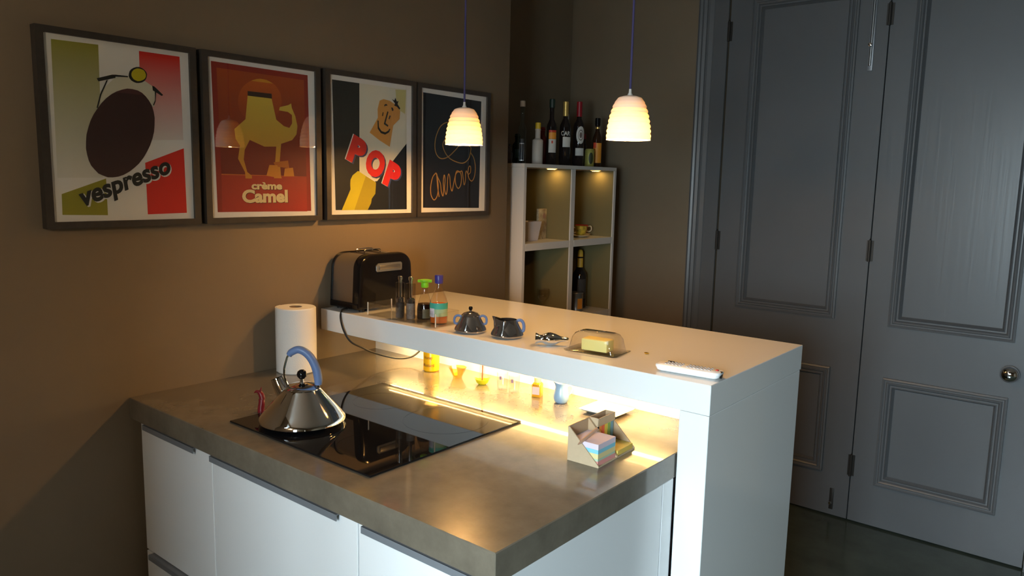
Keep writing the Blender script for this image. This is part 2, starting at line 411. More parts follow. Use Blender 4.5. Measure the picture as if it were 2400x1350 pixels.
# ------------------------------------------------------------------ posters
PW, PH, PZ = .3463, .4431, 1.3851
PY = (-.3812, .0255, .4349, .8325)
K = lambda r, g, b: (r, g, b)
P_BLACK = mat('print_black', (.010, .010, .010), .5)
prm = {
 'green_fade': fade('print_green_fade', [(.10, (.78, .77, .70)), (.17, (.70, .68, .48)), (.25, (.33, .31, .012)), (.44, (.32, .31, .010))]),
 'red_fade': fade('print_red_fade', [(.19, (.78, .77, .72)), (.24, (.78, .50, .45)), (.30, (.72, .025, .015)), (.42, (.70, .016, .010))]),
 'green': mat('print_green', (.34, .32, .014), .5), 'red': mat('print_red', (.74, .020, .012), .5),
 'cream': mat('print_cream', (.72, .70, .55), .5), 'black': P_BLACK, 'noir': mat('print_dark_brown', (.016, .013, .012), .5),
 'yellow': mat('print_yellow', (.64, .55, .010), .5), 'ochre': mat('print_ochre', (.44, .35, .008), .5),
 'bean': fade('print_bean', [(.10, (.055, .012, .012)), (.17, (.085, .014, .014)), (.22, (.045, .010, .012)), (.32, (.095, .024, .026))]),
 'dkred': mat('print_dark_red', (.32, .020, .010), .5),
 'sky_fade': fade('print_sky_fade', [(.12, (.19, .006, .004)), (.25, (.24, .010, .004)), (.33, (.46, .075, .006)), (.42, (.74, .240, .014))]),
 'floor_fade': fade('print_floor_fade', [(.02, (.42, .018, .008)), (.06, (.42, .025, .008)), (.12, (.62, .140, .012))]),
 'sun_fade': fade('print_sun_fade', [(.25, (.30, .030, .004)), (.32, (.60, .12, .008)), (.39, (.72, .32, .02))]),
 'caramel_fade': fade('print_caramel_fade', [(.10, (.62, .22, .008)), (.22, (.68, .42, .010)), (.28, (.76, .56, .07)), (.35, (.86, .78, .40))]),
 'brown': mat('print_brown', (.045, .012, .006), .5), 'caramel': mat('print_caramel', (.50, .14, .010), .5), 'caramel2': mat('print_caramel_light', (.68, .26, .020), .5),
 'ivory': mat('print_ivory', (.80, .78, .64), .5), 'paleyellow': mat('print_pale_yellow', (.68, .62, .26), .5), 'toast': mat('print_toast', (.74, .36, .07), .5),
 'white': mat('print_white', (.86, .85, .80), .5), 'navy': mat('print_navy', (.05, .06, .16), .5), 'gold': mat('print_gold', (.52, .27, .06), .5),
}
ART = {
 1: [('green_fade', [(0.0152, 0.4279), (0.1212, 0.4299), (0.1162, 0.1069), (0.0112, 0.1049)]),
  ('red_fade', [(0.2202, 0.4289), (0.3272, 0.4289), (0.3292, 0.2109), (0.2182, 0.2049)]),
  ('green', [(0.0182, 0.0659), (0.1232, 0.1049), (0.1232, 0.0129), (0.0172, 0.0159)]),
  ('red', [(0.2232, 0.1469), (0.3292, 0.1889), (0.3312, 0.0149), (0.2242, 0.0129)]),
  ('cream', [(0.1202, 0.3179), (0.1582, 0.3559), (0.1912, 0.3619), (0.2332, 0.3549), (0.2582, 0.3399), (0.2542, 0.2929), (0.1872, 0.2869), (0.1172, 0.2649)]),
  ('black', [(0.2372, 0.3669), (0.2352, 0.3609), (0.2302, 0.3549), (0.2242, 0.3509), (0.2172, 0.3489), (0.2102, 0.3479), (0.2032, 0.3499), (0.1972, 0.3529), (0.1932, 0.3579), (0.1912, 0.3629), (0.1922, 0.3699), (0.1942, 0.3759), (0.1982, 0.3809), (0.2042, 0.3849), (0.2112, 0.3879), (0.2192, 0.3889), (0.2262, 0.3869), (0.2312, 0.3839), (0.2362, 0.3789), (0.2382, 0.3729)]),
  ('yellow', [(0.2352, 0.3679), (0.2332, 0.3629), (0.2292, 0.3589), (0.2242, 0.3559), (0.2192, 0.3539), (0.2132, 0.3529), (0.2072, 0.3549), (0.2032, 0.3569), (0.2002, 0.3609), (0.1982, 0.3649), (0.1982, 0.3699), (0.2002, 0.3749), (0.2042, 0.3799), (0.2092, 0.3829), (0.2142, 0.3849), (0.2202, 0.3849), (0.2252, 0.3839), (0.2302, 0.3819), (0.2332, 0.3779), (0.2352, 0.3729)]),
  ('bean', [(0.2122, 0.3299), (0.2232, 0.3249), (0.2322, 0.3169), (0.2402, 0.3069), (0.2472, 0.2949), (0.2512, 0.2799), (0.2532, 0.2639), (0.2522, 0.2469), (0.2502, 0.2289), (0.2452, 0.2109), (0.2382, 0.1929), (0.2292, 0.1759), (0.2192, 0.1599), (0.2072, 0.1449), (0.1942, 0.1329), (0.1812, 0.1229), (0.1672, 0.1149), (0.1532, 0.1099), (0.1402, 0.1079), (0.1272, 0.1079), (0.1162, 0.1119), (0.1052, 0.1169), (0.0972, 0.1259), (0.0892, 0.1359), (0.0842, 0.1479), (0.0812, 0.1619), (0.0792, 0.1769), (0.0802, 0.1939), (0.0822, 0.2109), (0.0872, 0.2279), (0.0932, 0.2449), (0.1012, 0.2609), (0.1112, 0.2759), (0.1212, 0.2899), (0.1332, 0.3029), (0.1462, 0.3139), (0.1592, 0.3219), (0.1732, 0.3279), (0.1862, 0.3319), (0.1992, 0.3319)]),
  ('black', [(0.1132, 0.3489), (0.1502, 0.3619), (0.1592, 0.3629), (0.1582, 0.3549), (0.1172, 0.3419)]),
  ('black', [(0.1582, 0.3629), (0.1892, 0.3629), (0.1892, 0.3599), (0.1582, 0.3579)]),
  ('black', [(0.1362, 0.3469), (0.1392, 0.3469), (0.1222, 0.3099), (0.1122, 0.2769), (0.1092, 0.2779), (0.1192, 0.3119)]),
  ('black', [(0.2502, 0.3459), (0.2562, 0.3439), (0.2782, 0.3249), (0.2742, 0.3219), (0.2512, 0.3339)]),
  ('black', [(0.2562, 0.3339), (0.2602, 0.3329), (0.2572, 0.3059), (0.2522, 0.2949), (0.2502, 0.2969), (0.2562, 0.3099)])],
 2: [('dkred', [(0.0095, 0.4299), (0.3265, 0.4279), (0.3325, 0.0129), (0.0155, 0.0149)]),
  ('sky_fade', [(0.0255, 0.4139), (0.3125, 0.4119), (0.3165, 0.1199), (0.0305, 0.1229)]),
  ('floor_fade', [(0.0305, 0.1229), (0.3165, 0.1199), (0.3175, 0.0119), (0.0295, 0.0159)]),
  ('sun_fade', [(0.2325, 0.3419), (0.2315, 0.3319), (0.2285, 0.3219), (0.2235, 0.3119), (0.2165, 0.3029), (0.2095, 0.2939), (0.2005, 0.2869), (0.1905, 0.2809), (0.1795, 0.2759), (0.1685, 0.2729), (0.1565, 0.2719), (0.1455, 0.2719), (0.1345, 0.2729), (0.1245, 0.2759), (0.1155, 0.2809), (0.1075, 0.2859), (0.1005, 0.2929), (0.0945, 0.3009), (0.0905, 0.3099), (0.0885, 0.3189), (0.0885, 0.3289), (0.0895, 0.3389), (0.0925, 0.3479), (0.0965, 0.3579), (0.1025, 0.3669), (0.1095, 0.3749), (0.1185, 0.3819), (0.1275, 0.3879), (0.1385, 0.3929), (0.1495, 0.3969), (0.1605, 0.3989), (0.1715, 0.3989), (0.1825, 0.3979), (0.1925, 0.3949), (0.2025, 0.3909), (0.2115, 0.3859), (0.2185, 0.3789), (0.2245, 0.3709), (0.2295, 0.3619), (0.2315, 0.3519)]),
  ('caramel_fade', [(0.1195, 0.3469), (0.1975, 0.3489), (0.2125, 0.2859), (0.2385, 0.2689), (0.2575, 0.2649), (0.2675, 0.2789), (0.2675, 0.3039), (0.2535, 0.3119), (0.2225, 0.3139), (0.2255, 0.3239), (0.2545, 0.3319), (0.2655, 0.3379), (0.2675, 0.3249), (0.2795, 0.3009), (0.2865, 0.2719), (0.2825, 0.2469), (0.2665, 0.2289), (0.2275, 0.2159), (0.2215, 0.1649), (0.2255, 0.1129), (0.2005, 0.1129), (0.2055, 0.1599), (0.2105, 0.2069), (0.1705, 0.2049), (0.1225, 0.2219), (0.1055, 0.1929), (0.1015, 0.1649), (0.1115, 0.1299), (0.1265, 0.1189), (0.1265, 0.1109), (0.1055, 0.1109), (0.1045, 0.1289), (0.0835, 0.1669), (0.0905, 0.2039), (0.0775, 0.2229), (0.0745, 0.2499), (0.1105, 0.2799)]),
  ('brown', [(0.1195, 0.3599), (0.1985, 0.3599), (0.1995, 0.3459), (0.1195, 0.3469)]),
  ('caramel', [(0.1995, 0.1599), (0.2505, 0.1669), (0.2545, 0.1439), (0.2065, 0.1479)]),
  ('caramel2', [(0.1855, 0.1519), (0.2125, 0.1519), (0.2275, 0.1129), (0.1745, 0.1199)]),
  ('caramel2', [(0.2385, 0.1429), (0.2675, 0.1459), (0.2715, 0.1199), (0.2345, 0.1189)])],
 3: [('ivory', [(0.1191, 0.4259), (0.3281, 0.4269), (0.3281, 0.2389), (0.1931, 0.1089), (0.1141, 0.1399)]),
  ('black', [(0.0091, 0.4259), (0.1191, 0.4259), (0.1171, 0.1339), (0.0921, 0.0129), (0.0181, 0.0139)]),
  ('black', [(0.3281, 0.2419), (0.3301, 0.0119), (0.1451, 0.0119), (0.1851, 0.1089), (0.1931, 0.1089)]),
  ('paleyellow', [(0.2761, 0.4219), (0.3251, 0.4249), (0.3211, 0.3429), (0.2911, 0.3549), (0.2791, 0.3949)]),
  ('yellow', [(0.1111, 0.1419), (0.1451, 0.1259), (0.0941, 0.0129), (0.0421, 0.0129), (0.0791, 0.0809), (0.0781, 0.0979), (0.0791, 0.1119), (0.0881, 0.1269)]),
  ('ochre', [(0.1441, 0.1259), (0.1881, 0.1049), (0.1851, 0.0669), (0.1691, 0.0499), (0.1661, 0.0349), (0.1511, 0.0119), (0.0941, 0.0129)]),
  ('toast', [(0.2051, 0.3779), (0.2221, 0.3849), (0.2501, 0.3819), (0.2881, 0.3659), (0.2981, 0.3499), (0.2951, 0.3239), (0.2661, 0.2999), (0.2501, 0.2269), (0.2051, 0.2459), (0.1611, 0.2699), (0.1971, 0.3209), (0.1961, 0.3499)]),
  ('black', [(0.2391, 0.3459), (0.2441, 0.3439), (0.2311, 0.3059), (0.2441, 0.2989), (0.2411, 0.2939), (0.2231, 0.3019)]),
  ('black', [(0.1951, 0.3119), (0.2001, 0.3119), (0.2021, 0.2899), (0.2131, 0.2779), (0.2301, 0.2749), (0.2441, 0.2819), (0.2471, 0.2879), (0.2531, 0.2869), (0.2471, 0.2759), (0.2291, 0.2669), (0.2101, 0.2709), (0.1961, 0.2849)]),
  ('black', [(0.2181, 0.3409), (0.2221, 0.3409), (0.2201, 0.3289), (0.2151, 0.3279)]),
  ('black', [(0.2491, 0.3329), (0.2541, 0.3319), (0.2481, 0.3189), (0.2441, 0.3209)]),
  ('black', [(0.2251, 0.3659), (0.2331, 0.3699), (0.2391, 0.3669), (0.2371, 0.3629), (0.2321, 0.3649), (0.2271, 0.3599)]),
  ('black', [(0.2561, 0.3599), (0.2631, 0.3599), (0.2671, 0.3519), (0.2611, 0.3479)]),
  ('black', [(0.2591, 0.3889), (0.2701, 0.3839), (0.2761, 0.3939), (0.2821, 0.3819), (0.2901, 0.3849), (0.2851, 0.3739), (0.2981, 0.3599), (0.2931, 0.3559), (0.2821, 0.3649), (0.2701, 0.3669), (0.2731, 0.3749)])],
 4: [('noir', [(0.0105, 0.4259), (0.3225, 0.4219), (0.3175, 0.0109), (0.0125, 0.0159)])],
}
NOODLE =  [[(0.1475, 0.3279), (0.1275, 0.3279), (0.0975, 0.3109), (0.0755, 0.2729), (0.0705, 0.2369), (0.0795, 0.2099), (0.1025, 0.1959), (0.1365, 0.2019), (0.1695, 0.2229), (0.1965, 0.2469), (0.2175, 0.2859), (0.2025, 0.3129), (0.1685, 0.3019), (0.1285, 0.2719), (0.1115, 0.2479), (0.1225, 0.2209), (0.1495, 0.1979), (0.1915, 0.1849), (0.2265, 0.1839), (0.2545, 0.2019), (0.2645, 0.2309), (0.2625, 0.2459), (0.2315, 0.2579)], [(0.2645, 0.2239), (0.2835, 0.2029), (0.2925, 0.1689), (0.2885, 0.1349), (0.2745, 0.1159), (0.2575, 0.1249), (0.2505, 0.1489), (0.2565, 0.1709), (0.2655, 0.1689), (0.2645, 0.1489), (0.2525, 0.1419), (0.2415, 0.1539), (0.2375, 0.1409), (0.2365, 0.1149), (0.2295, 0.1009), (0.2235, 0.1289), (0.2165, 0.1519), (0.2055, 0.1499), (0.1885, 0.1519), (0.1805, 0.1329), (0.1825, 0.1049), (0.1965, 0.0869), (0.2105, 0.0999), (0.2145, 0.1289), (0.2055, 0.1479), (0.1845, 0.1429), (0.1715, 0.1049), (0.1635, 0.0769), (0.1545, 0.0949), (0.1505, 0.1279), (0.1435, 0.1399), (0.1385, 0.1179), (0.1375, 0.0859), (0.1315, 0.0639), (0.1225, 0.0849), (0.1255, 0.1179), (0.1205, 0.1359), (0.1155, 0.1129), (0.1175, 0.0809), (0.1145, 0.0579), (0.1055, 0.0759), (0.1005, 0.1039), (0.0865, 0.1269), (0.0765, 0.1429)], [(0.0765, 0.1429), (0.0605, 0.1269), (0.0505, 0.0939), (0.0525, 0.0619), (0.0685, 0.0439), (0.0845, 0.0599), (0.0895, 0.0949), (0.0805, 0.1409), (0.0855, 0.0949), (0.0945, 0.0549)]]

def textM(x, y, z, rot=0.0, sx=1.0):
    """text plane facing +X, running along +Y, rotated by rot in the wall plane"""
    B = Matrix(((0, 0, 1, 0), (1, 0, 0, 0), (0, 1, 0, 0), (0, 0, 0, 1)))
    return Matrix.Translation((x, y, z)) @ B @ Matrix.Rotation(rot, 4, 'Z') @ Matrix.Diagonal((sx, 1, 1, 1))
def poster(i, label):
    t = thing('framed_poster', label, 'poster', (0, PY[i - 1], PZ), group='framed posters on the taupe wall')
    y0, y1, z0, z1 = -.021, PW + .023, -.017, PH + .014
    for nm, q in (('frame_rail', [(y0, z0), (y1, z0), (y1 - .018, z0 + .016), (y0 + .018, z0 + .016)]), ('frame_rail', [(y0, z1), (y0 + .018, z1 - .016), (y1 - .018, z1 - .016), (y1, z1)]),
                  ('frame_stile', [(y0, z0), (y0 + .018, z0 + .016), (y0 + .018, z1 - .016), (y0, z1)]), ('frame_stile', [(y1, z0), (y1, z1), (y1 - .018, z1 - .016), (y1 - .018, z0 + .016)])):
        MB().prism(q, .001, .0275, 'YZ').build(nm, FRAME, t)
    MB().box(.002, .0196, y0 + .015, y1 - .015, z0 + .014, z1 - .014).build('sheet', MATW, t)
    ms, b = [], MB()
    for k, (c, poly) in enumerate(ART[i]):
        if prm[c] not in ms: ms.append(prm[c])
        b.flat(poly, .0199 + .00008 * k, ms.index(prm[c]))
    b.build('print', ms, t, fix=False)
    b = MB()
    if i == 1:
        rot = math.atan2(.089, .229)
        b.text('vespresso', .062, textM(.0212, .0695, .0345, rot), 1, bold=.0028, shear=.25, width=.245)
        b.text('vespresso', .062, textM(.0214, .0665, .0370, rot), 0, bold=.0022, shear=.25, width=.245)
        b.build('lettering', [P_BLACK, prm['white']], t, fix=False)
    if i == 2:
        for dx, mi, q in ((.0015, 1, .0212), (0, 0, .0214)):
            b.text('crème', .029, textM(q, .1235 + dx, .0805 - dx), mi, bold=.0013, width=.104)
            b.text('Camel', .050, textM(q, .0925 + dx, .0425 - dx), mi, bold=.0022, width=.154)
        b.build('lettering', [mat('print_lettering_cream', (.84, .68, .36), .5), prm['brown']], t, fix=False)
    if i == 3:
        rot = -math.radians(23)
        for ch, y, z, w in (('P', .062, .186, .068), ('O', .133, .1500, .082), ('P', .217, .109, .066)):
            for dy, dz, mi, q, bo in ((.0055, -.0045, 1, .0212, .0080), (-.0035, .001, 2, .0213, .0080), (0, 0, 0, .0215, .0078)):
                b.text(ch, .108, textM(q, y + dy, z + dz, rot), mi, bold=bo, width=w)
        b.build('lettering', [prm['red'], prm['navy'], prm['white']], t, fix=False)
    if i == 4:
        for s in NOODLE:
            b.tube([(.0208, y, z) for y, z in s], .0021, 6, 5, M=Matrix.Translation((.0206, 0, 0)) @ Matrix.Diagonal((.15, 1, 1, 1)) @ Matrix.Translation((-.0206, 0, 0)))
        b.build('lettering', prm['gold'], t)
    MB().box(.0224, .0236, y0 + .0172, y1 - .0172, z0 + .0152, z1 - .0152).build('picture_glass', PICGLASS, t)
poster(1, 'framed green, white and red vespresso poster with a coffee bean')
poster(2, 'framed orange and red Crème Camel poster')
poster(3, 'framed black and cream POP poster with smiling toast')
poster(4, 'framed dark poster with amore written in spaghetti')

# ------------------------------------------------------------------ pendant lamps
SHADE = bpy.data.materials.new('translucent_porcelain'); SHADE.use_nodes = True
nt = SHADE.node_tree; nt.nodes.clear()
o_ = nt.nodes.new('ShaderNodeOutputMaterial'); mx = nt.nodes.new('ShaderNodeMixShader'); mx.inputs[0].default_value = .075
df = nt.nodes.new('ShaderNodeBsdfDiffuse'); df.inputs[0].default_value = (.82, .78, .72, 1)
tl = nt.nodes.new('ShaderNodeBsdfTranslucent'); tl.inputs[0].default_value = (.96, .70, .36, 1)
nt.links.new(df.outputs[0], mx.inputs[1]); nt.links.new(tl.outputs[0], mx.inputs[2]); nt.links.new(mx.outputs[0], o_.inputs[0])
BULBM = mat('bulb_glow', (1, .8, .5), .5, emit=(1, .51, .14), estr=BULB)
CORD = mat('purple_fabric_cord', (.055, .045, .13), .8)
def shade_profile():
    P = []
    n = 8; H = .112
    base = [(0.0575, 0), (.0570, .016), (.0555, .032), (.0530, .048), (.0495, .064), (.0450, .080), (.0390, .096), (.030, .108), (.016, .1125), (.006, .113)]
    for k in range(0, 65):
        z = k / 64 * .1125
        for (r0, z0), (r1, z1) in zip(base, base[1:]):
            if z0 <= z <= z1 + 1e-9: r = r0 + (r1 - r0) * (z - z0) / (z1 - z0); break
        w = max(0.0, min(1, (.100 - z) / .015)) * max(0, min(1, (z - .004) / .006))
        P.append((r + .0015 * w * (abs(math.sin(PI * (z - .004) / .0128)) * 2 - 1.2), z))
    P.append((.006, .113))
    return P
def pendant(x, y, z, label):
    t = thing('pendant_lamp', label, 'pendant lamp', (x, y, z), group='pendant lamps over the bar')
    MB().lathe(shade_profile(), 48).build('lamp_shade', SHADE, t, fix=False, sharp=80)
    MB().lathe([(.006, .1132), (.0075, .1135), (.0065, .1165), (.004, .120), (.0034, .130), (0, .130)], 16).build('cord_grip', SHELFW, t)
    MB().lathe([(.0, .030), (.012, .032), (.0135, .045), (.0135, .108), (0, .109)], 16).build('lamp_holder', SHELFW, t)
    MB().lathe([(0, .0005), (.006, .0015), (.009, .006), (.0095, .018), (.0085, .028), (.007, .0305)], 20).build('bulb', BULBM, t)
    MB().tube([(0, 0, .129), (0, 0, ZCEIL - z - .025)], .0030, 8, 1).build('cord', CORD, t)
    MB().lathe([(0, ZCEIL - z - .026), (.018, ZCEIL - z - .026), (.045, ZCEIL - z - .012), (.048, ZCEIL - z - .0003), (0, ZCEIL - z - .0003)], 24).build('ceiling_rose', SHELFW, t)
pendant(.3985, .6523, 1.6125, 'ribbed glowing pendant lamp in front of the amore poster')
pendant(.9845, .6523, 1.6185, 'ribbed glowing pendant lamp nearest the grey doors')

# added unseen globe lamp, warms the poster side from behind the viewer
wl = thing('added_fill_lamp', 'added unseen warm globe lamp behind the viewer', 'fill lamp', (1.15, OY, 1.75))
MB().lathe([(0, .0002), (.04, .0002), (.04, .012), (.014, .016), (.012, .045), (0, .045)], 24, axis='Y').build('bracket', STEEL, wl)
MB().lathe([(.06 * math.sin(PI * k / 16), .104 - .06 * math.cos(PI * k / 16)) for k in range(17)], 24, axis='Y').build('globe', mat('warm_globe_glow', (1, .9, .8), .4, emit=(1, .82, .60), estr=108.0), wl)

# ------------------------------------------------------------------ shelf unit in the alcove
SY0, SY1 = 1.458, 2.199
su = thing('shelf_unit', 'white cube shelf unit standing in the dark alcove', 'shelf unit', (0, SY0, 0))
W_ = SY1 - SY0; XB = -.37
def shelf_part(name, x0, x1, y0, y1, z0, z1, m=SHELFW): return MB().box(x0, x1, y0, y1, z0, z1, bev=.0008, seg=1).build(name, m, su)
shelf_part('side_panel', XB, 0, 0, .018, .001, 1.563); shelf_part('side_panel', XB, 0, W_ - .018, W_, .001, 1.563)
shelf_part('top_panel', XB, 0, 0, W_, 1.5633, 1.5795)
shelf_part('divider', XB + .012, -.0004, .354, .385, .085, 1.563)
for a, c in ((.0200, .3518), (.3874, W_ - .0202)):
    for z0, z1 in ((1.203, 1.235), (.835, .867), (.467, .499), (.085, .117)): shelf_part('shelf', XB + .012, -.0002, a, c, z0, z1)
LIN = mat('olive_lining', (.18, .145, .062), .6)
for y in (.0184, .3858): MB().box(XB + .0125, -.006, y, y + .0012, .12, 1.5625).build('lining', LIN, su)
for y in (.3522, W_ - .0198): MB().box(XB + .0125, -.006, y, y + .0014, .12, 1.5625).build('lining', LIN, su)
MB().box(XB, XB + .011, .0185, W_ - .0185, .085, 1.5625).build('back_panel', mat('olive_back_panel', (.16, .13, .06), .7), su)
PUCKM = mat('puck_glow', (1, .8, .5), .5, emit=(1, .62, .20), estr=PUCK)
for yy, lb in ((1.768, 'small round light under the shelf top, left cell'), (2.140, 'small round light under the shelf top, right cell')):
    p = thing('puck_light', lb, 'light', (-.085, yy, 1.5630), group='shelf lights')
    MB().lathe([(.026, 0), (.027, -.002), (.026, -.0035), (.022, -.0035)], 24).build('housing', STEEL, p)
    MB().lathe([(.0218, -.0033), (0, -.0033)], 24).build('lens', PUCKM, p, fix=False)

# ---- generic bottle: body, cap, wrapped labels facing the room
FACE = -.95     # direction from the shelf towards the viewer
def bottle(name, label, cat, loc, prof, bmat, cap=None, labels=(), seg=28, group=None, extra=None):
    t = thing(name, label, cat, loc, group=group)
    MB().lathe(prof, seg).build('body', bmat, t)
    if cap:
        cp, cm = cap
        MB().lathe(cp, 20).build('cap', cm, t)
    for (r, z0, z1, half, m, face) in labels:
        b = MB(); b.lathe([(r + .0006, z0), (r + .0006, z1)], 12, a0=face - half, a1=face + half)
        b.build('label', m, t, fix=False)
    if extra: extra(t)
    return t
def prof_bottle(r, h, nr, sh0, sh1, lip=.0015, nh=None):
    """closed bottle: straight body to sh0, shoulder to sh1, neck to h"""
    return [(0, .0), (r * .9, 0), (r, .004), (r, sh0), (r * .93, sh0 + (sh1 - sh0) * .3), (nr + (r - nr) * .38, sh0 + (sh1 - sh0) * .68), (nr, sh1), (nr, h - .008), (nr + lip, h - .007), (nr + lip, h), (0, h)]
def cap_prof(r, z0, z1): return [(r - .0006, z0), (r, z0 + .0005), (r, z1 - .002), (r - .002, z1), (0, z1)]
D_GLASS = mat('near_black_bottle_glass', (.014, .009, .008), .08, spec=.6)
G_GLASS = mat('dark_green_bottle_glass', (.010, .030, .018), .08, spec=.6)
R_GLASS = mat('dark_red_bottle', (.16, .008, .008), .08, spec=.6)
B_GLASS = mat('brown_bottle_glass', (.035, .014, .006), .08, spec=.6)
LW = mat('white_label_paper', (.60, .57, .52), .6); LR = mat('red_label', (.62, .05, .02), .5); LO = mat('orange_label', (.78, .30, .03), .5)
CAPG = mat('gold_foil', (.66, .44, .13), .35, metal=.6); CAPR = mat('red_foil', (.28, .010, .018), .35); CAPY = mat('yellow_plastic_cap', (.74, .50, .03), .4)
CAPD = mat('dark_green_foil', (.012, .028, .020), .4); CAPB = mat('beige_cork', (.46, .34, .24), .7); CAPW = mat('off_white_cap', (.55, .52, .47), .5)
T = 1.5797
def oval(r, z0, dz, face, half, name, m, parent, inner=0.0):
    b = MB(); rg = []
    for t in (inner, .25 + .75 * inner, .5 + .5 * inner, .75 + .25 * inner, 1.0):
        rg.append([b.bm.verts.new((r * math.cos(face + half * t * math.cos(a)), r * math.sin(face + half * t * math.cos(a)), z0 + dz * t * math.sin(a))) for a in [2 * PI * k / 28 for k in range(28)]])
    for A, B in zip(rg, rg[1:]):
        for k in range(28): b.bm.faces.new([A[k], A[(k + 1) % 28], B[(k + 1) % 28], B[k]])
    return b.build(name, m, parent, fix=False)
GB = 'bottles on the shelf unit'
def on_label(lettering, m, r, z, size, face, w):
    """lettering laid tangentially on a cylinder"""
    def f(t):
        b = MB(); bm = MB(); bm.text(lettering, size, Matrix.Identity(4), 0, bold=size * .02, width=w)
        for v in bm.bm.verts:
            a = face + (v.co.x - w / 2) / (r + .0012)
            v.co = Vector(((r + .0012) * math.cos(a), (r + .0012) * math.sin(a), z + v.co.y))
        bm.build('lettering', m, t, fix=False)
    return f
SILV = mat('silver_print', (.62, .62, .64), .35, metal=.3)
CLEARB = thin_glass('clear_bottle_glass', (.80, .86, .86))
def frame_label(t):
    r = .0186
    for (a, c, z0, z1) in ((-.62, .62, .014, .018), (-.62, .62, .088, .092), (-.62, -.54, .018, .088), (.54, .62, .018, .088)):
        b = MB(); b.lathe([(r, z0), (r, z1)], 8, a0=FACE + a, a1=FACE + c); b.build('label_border', SILV, t, fix=False)
bottle('liqueur_bottle', 'slim clear bottle with a pale stopper and dark framed label', 'bottle', (-.12, 1.588, T),
       prof_bottle(.018, .250, .0085, .155, .178), CLEARB, (cap_prof(.0115, .2505, .276), CAPB), [(.0174, .016, .110, .62, mat('dark_label', (.03, .03, .035), .4), FACE)], extra=frame_label, group=GB)
bottle('white_bottle', 'white bottle with a yellow cap beside the slim clear bottle', 'bottle', (-.11, 1.690, T),
       prof_bottle(.0245, .160, .0120, .108, .118), mat('white_bottle_wrap', (.56, .50, .44), .5), (cap_prof(.0125, .1605, .188), CAPY), group=GB)
bottle('dark_bottle', 'dark bottle with a black top and a red and white label', 'bottle', (-.11, 1.794, T),
       prof_bottle(.0230, .278, .0108, .175, .212), D_GLASS, (cap_prof(.0135, .262, .302), CAPD), [(.0230, .120, .150, .85, LO, FACE + .3), (.0230, .151, .160, .85, LR, FACE + .3), (.0230, .058, .119, .85, LW, FACE + .3)], group=GB)
def spot(t):
    b = MB(); b.lathe([(.0236 + .0006, .100), (.0236 + .0006, .112)], 6, a0=FACE + .02, a1=FACE + .32); b.build('emblem', LR, t, fix=False)
spot(bpy.data.objects['dark_bottle'])
bottle('vermouth_bottle', 'dark bottle with gold foil neck and white lettering', 'bottle', (-.11, 1.902, T),
       prof_bottle(.0270, .285, .0110, .178, .222), D_GLASS, (cap_prof(.0132, .232, .300), CAPG), [(.0270, .088, .135, .75, LW, FACE + .35)],
       extra=on_label('CAR', LW, .0270, .142, .028, FACE + .1, .046), group=GB)
bottle('wine_bottle', 'dark bottle with red neck foil and round white label', 'bottle', (-.11, 2.016, T),
       prof_bottle(.0272, .295, .0112, .190, .230), D_GLASS, (cap_prof(.0135, .238, .310), CAPR), [(.0272, .052, .088, .85, LW, FACE + .3)], group=GB)
w_ = bpy.data.objects['wine_bottle']
oval(.0279, .150, .042, FACE + .35, .80, 'oval_label', LW, w_)
EMB = mat('grey_brown_print', (.14, .10, .085), .5)
oval(.0283, .150, .026, FACE + .35, .48, 'emblem_ring', EMB, w_, inner=.82); oval(.0283, .150, .014, FACE + .35, .24, 'emblem', EMB, w_)
t = thing('drink_can', 'squat yellow-green can with a dark oval on the shelf top', 'can', (-.09, 2.086, T))
MB().lathe([(0, 0), (.021, 0), (.0235, .004), (.0235, .080), (.020, .086), (.0195, .088), (0, .0875)], 28).build('body', mat('yellow_green_can', (.42, .38, .09), .35, metal=.3), t)
oval(.0243, .042, .028, FACE + .3, .5, 'oval_print', mat('dark_olive_print', (.035, .04, .012), .5), t)
bottle('bitters_bottle', 'brown bottle with an orange label nearest the pendant lamp', 'bottle', (-.10, 2.166, T),
       prof_bottle(.0235, .225, .0105, .135, .180), B_GLASS, (cap_prof(.0135, .205, .243), BLACKP), [(.0235, .022, .120, 1.0, LO, FACE + .1), (.0235, .095, .122, .35, LR, FACE - .55), (.0108, .190, .198, PI, CAPG, 0)], group=GB)
# second row
bottle('green_bottle', 'short dark green bottle half hidden behind the slim clear bottle', 'bottle', (-.22, 1.680, T), prof_bottle(.024, .130, .012, .085, .105), G_GLASS, (cap_prof(.0125, .122, .140), CAPD), [(.024, .03, .07, .5, mat('teal_label', (.05, .12, .13), .5), FACE)], group=GB)
bottle('corner_bottle', 'small dark bottle at the wall end of the shelf top', 'bottle', (-.13, 1.503, T), prof_bottle(.021, .075, .012, .045, .060), B_GLASS, (cap_prof(.0125, .068, .084), BLACKP), group=GB)
bottle('red_bottle', 'dark red bottle behind the white bottle', 'bottle', (-.22, 1.870, T), prof_bottle(.026, .175, .012, .115, .145), R_GLASS, (cap_prof(.0128, .165, .182), CAPR), group=GB)
bottle('pale_cap_bottle', 'dark bottle with an off-white cap in the back row', 'bottle', (-.24, 2.090, T), prof_bottle(.024, .235, .012, .150, .190), D_GLASS, (cap_prof(.0135, .222, .262), CAPW), group=GB)
bottle('red_cap_bottle', 'small bottle with a red cap behind the orange-labelled bottle', 'bottle', (-.19, 2.178, T), prof_bottle(.018, .150, .010, .100, .125), B_GLASS, (cap_prof(.0125, .142, .168), CAPR), group=GB)

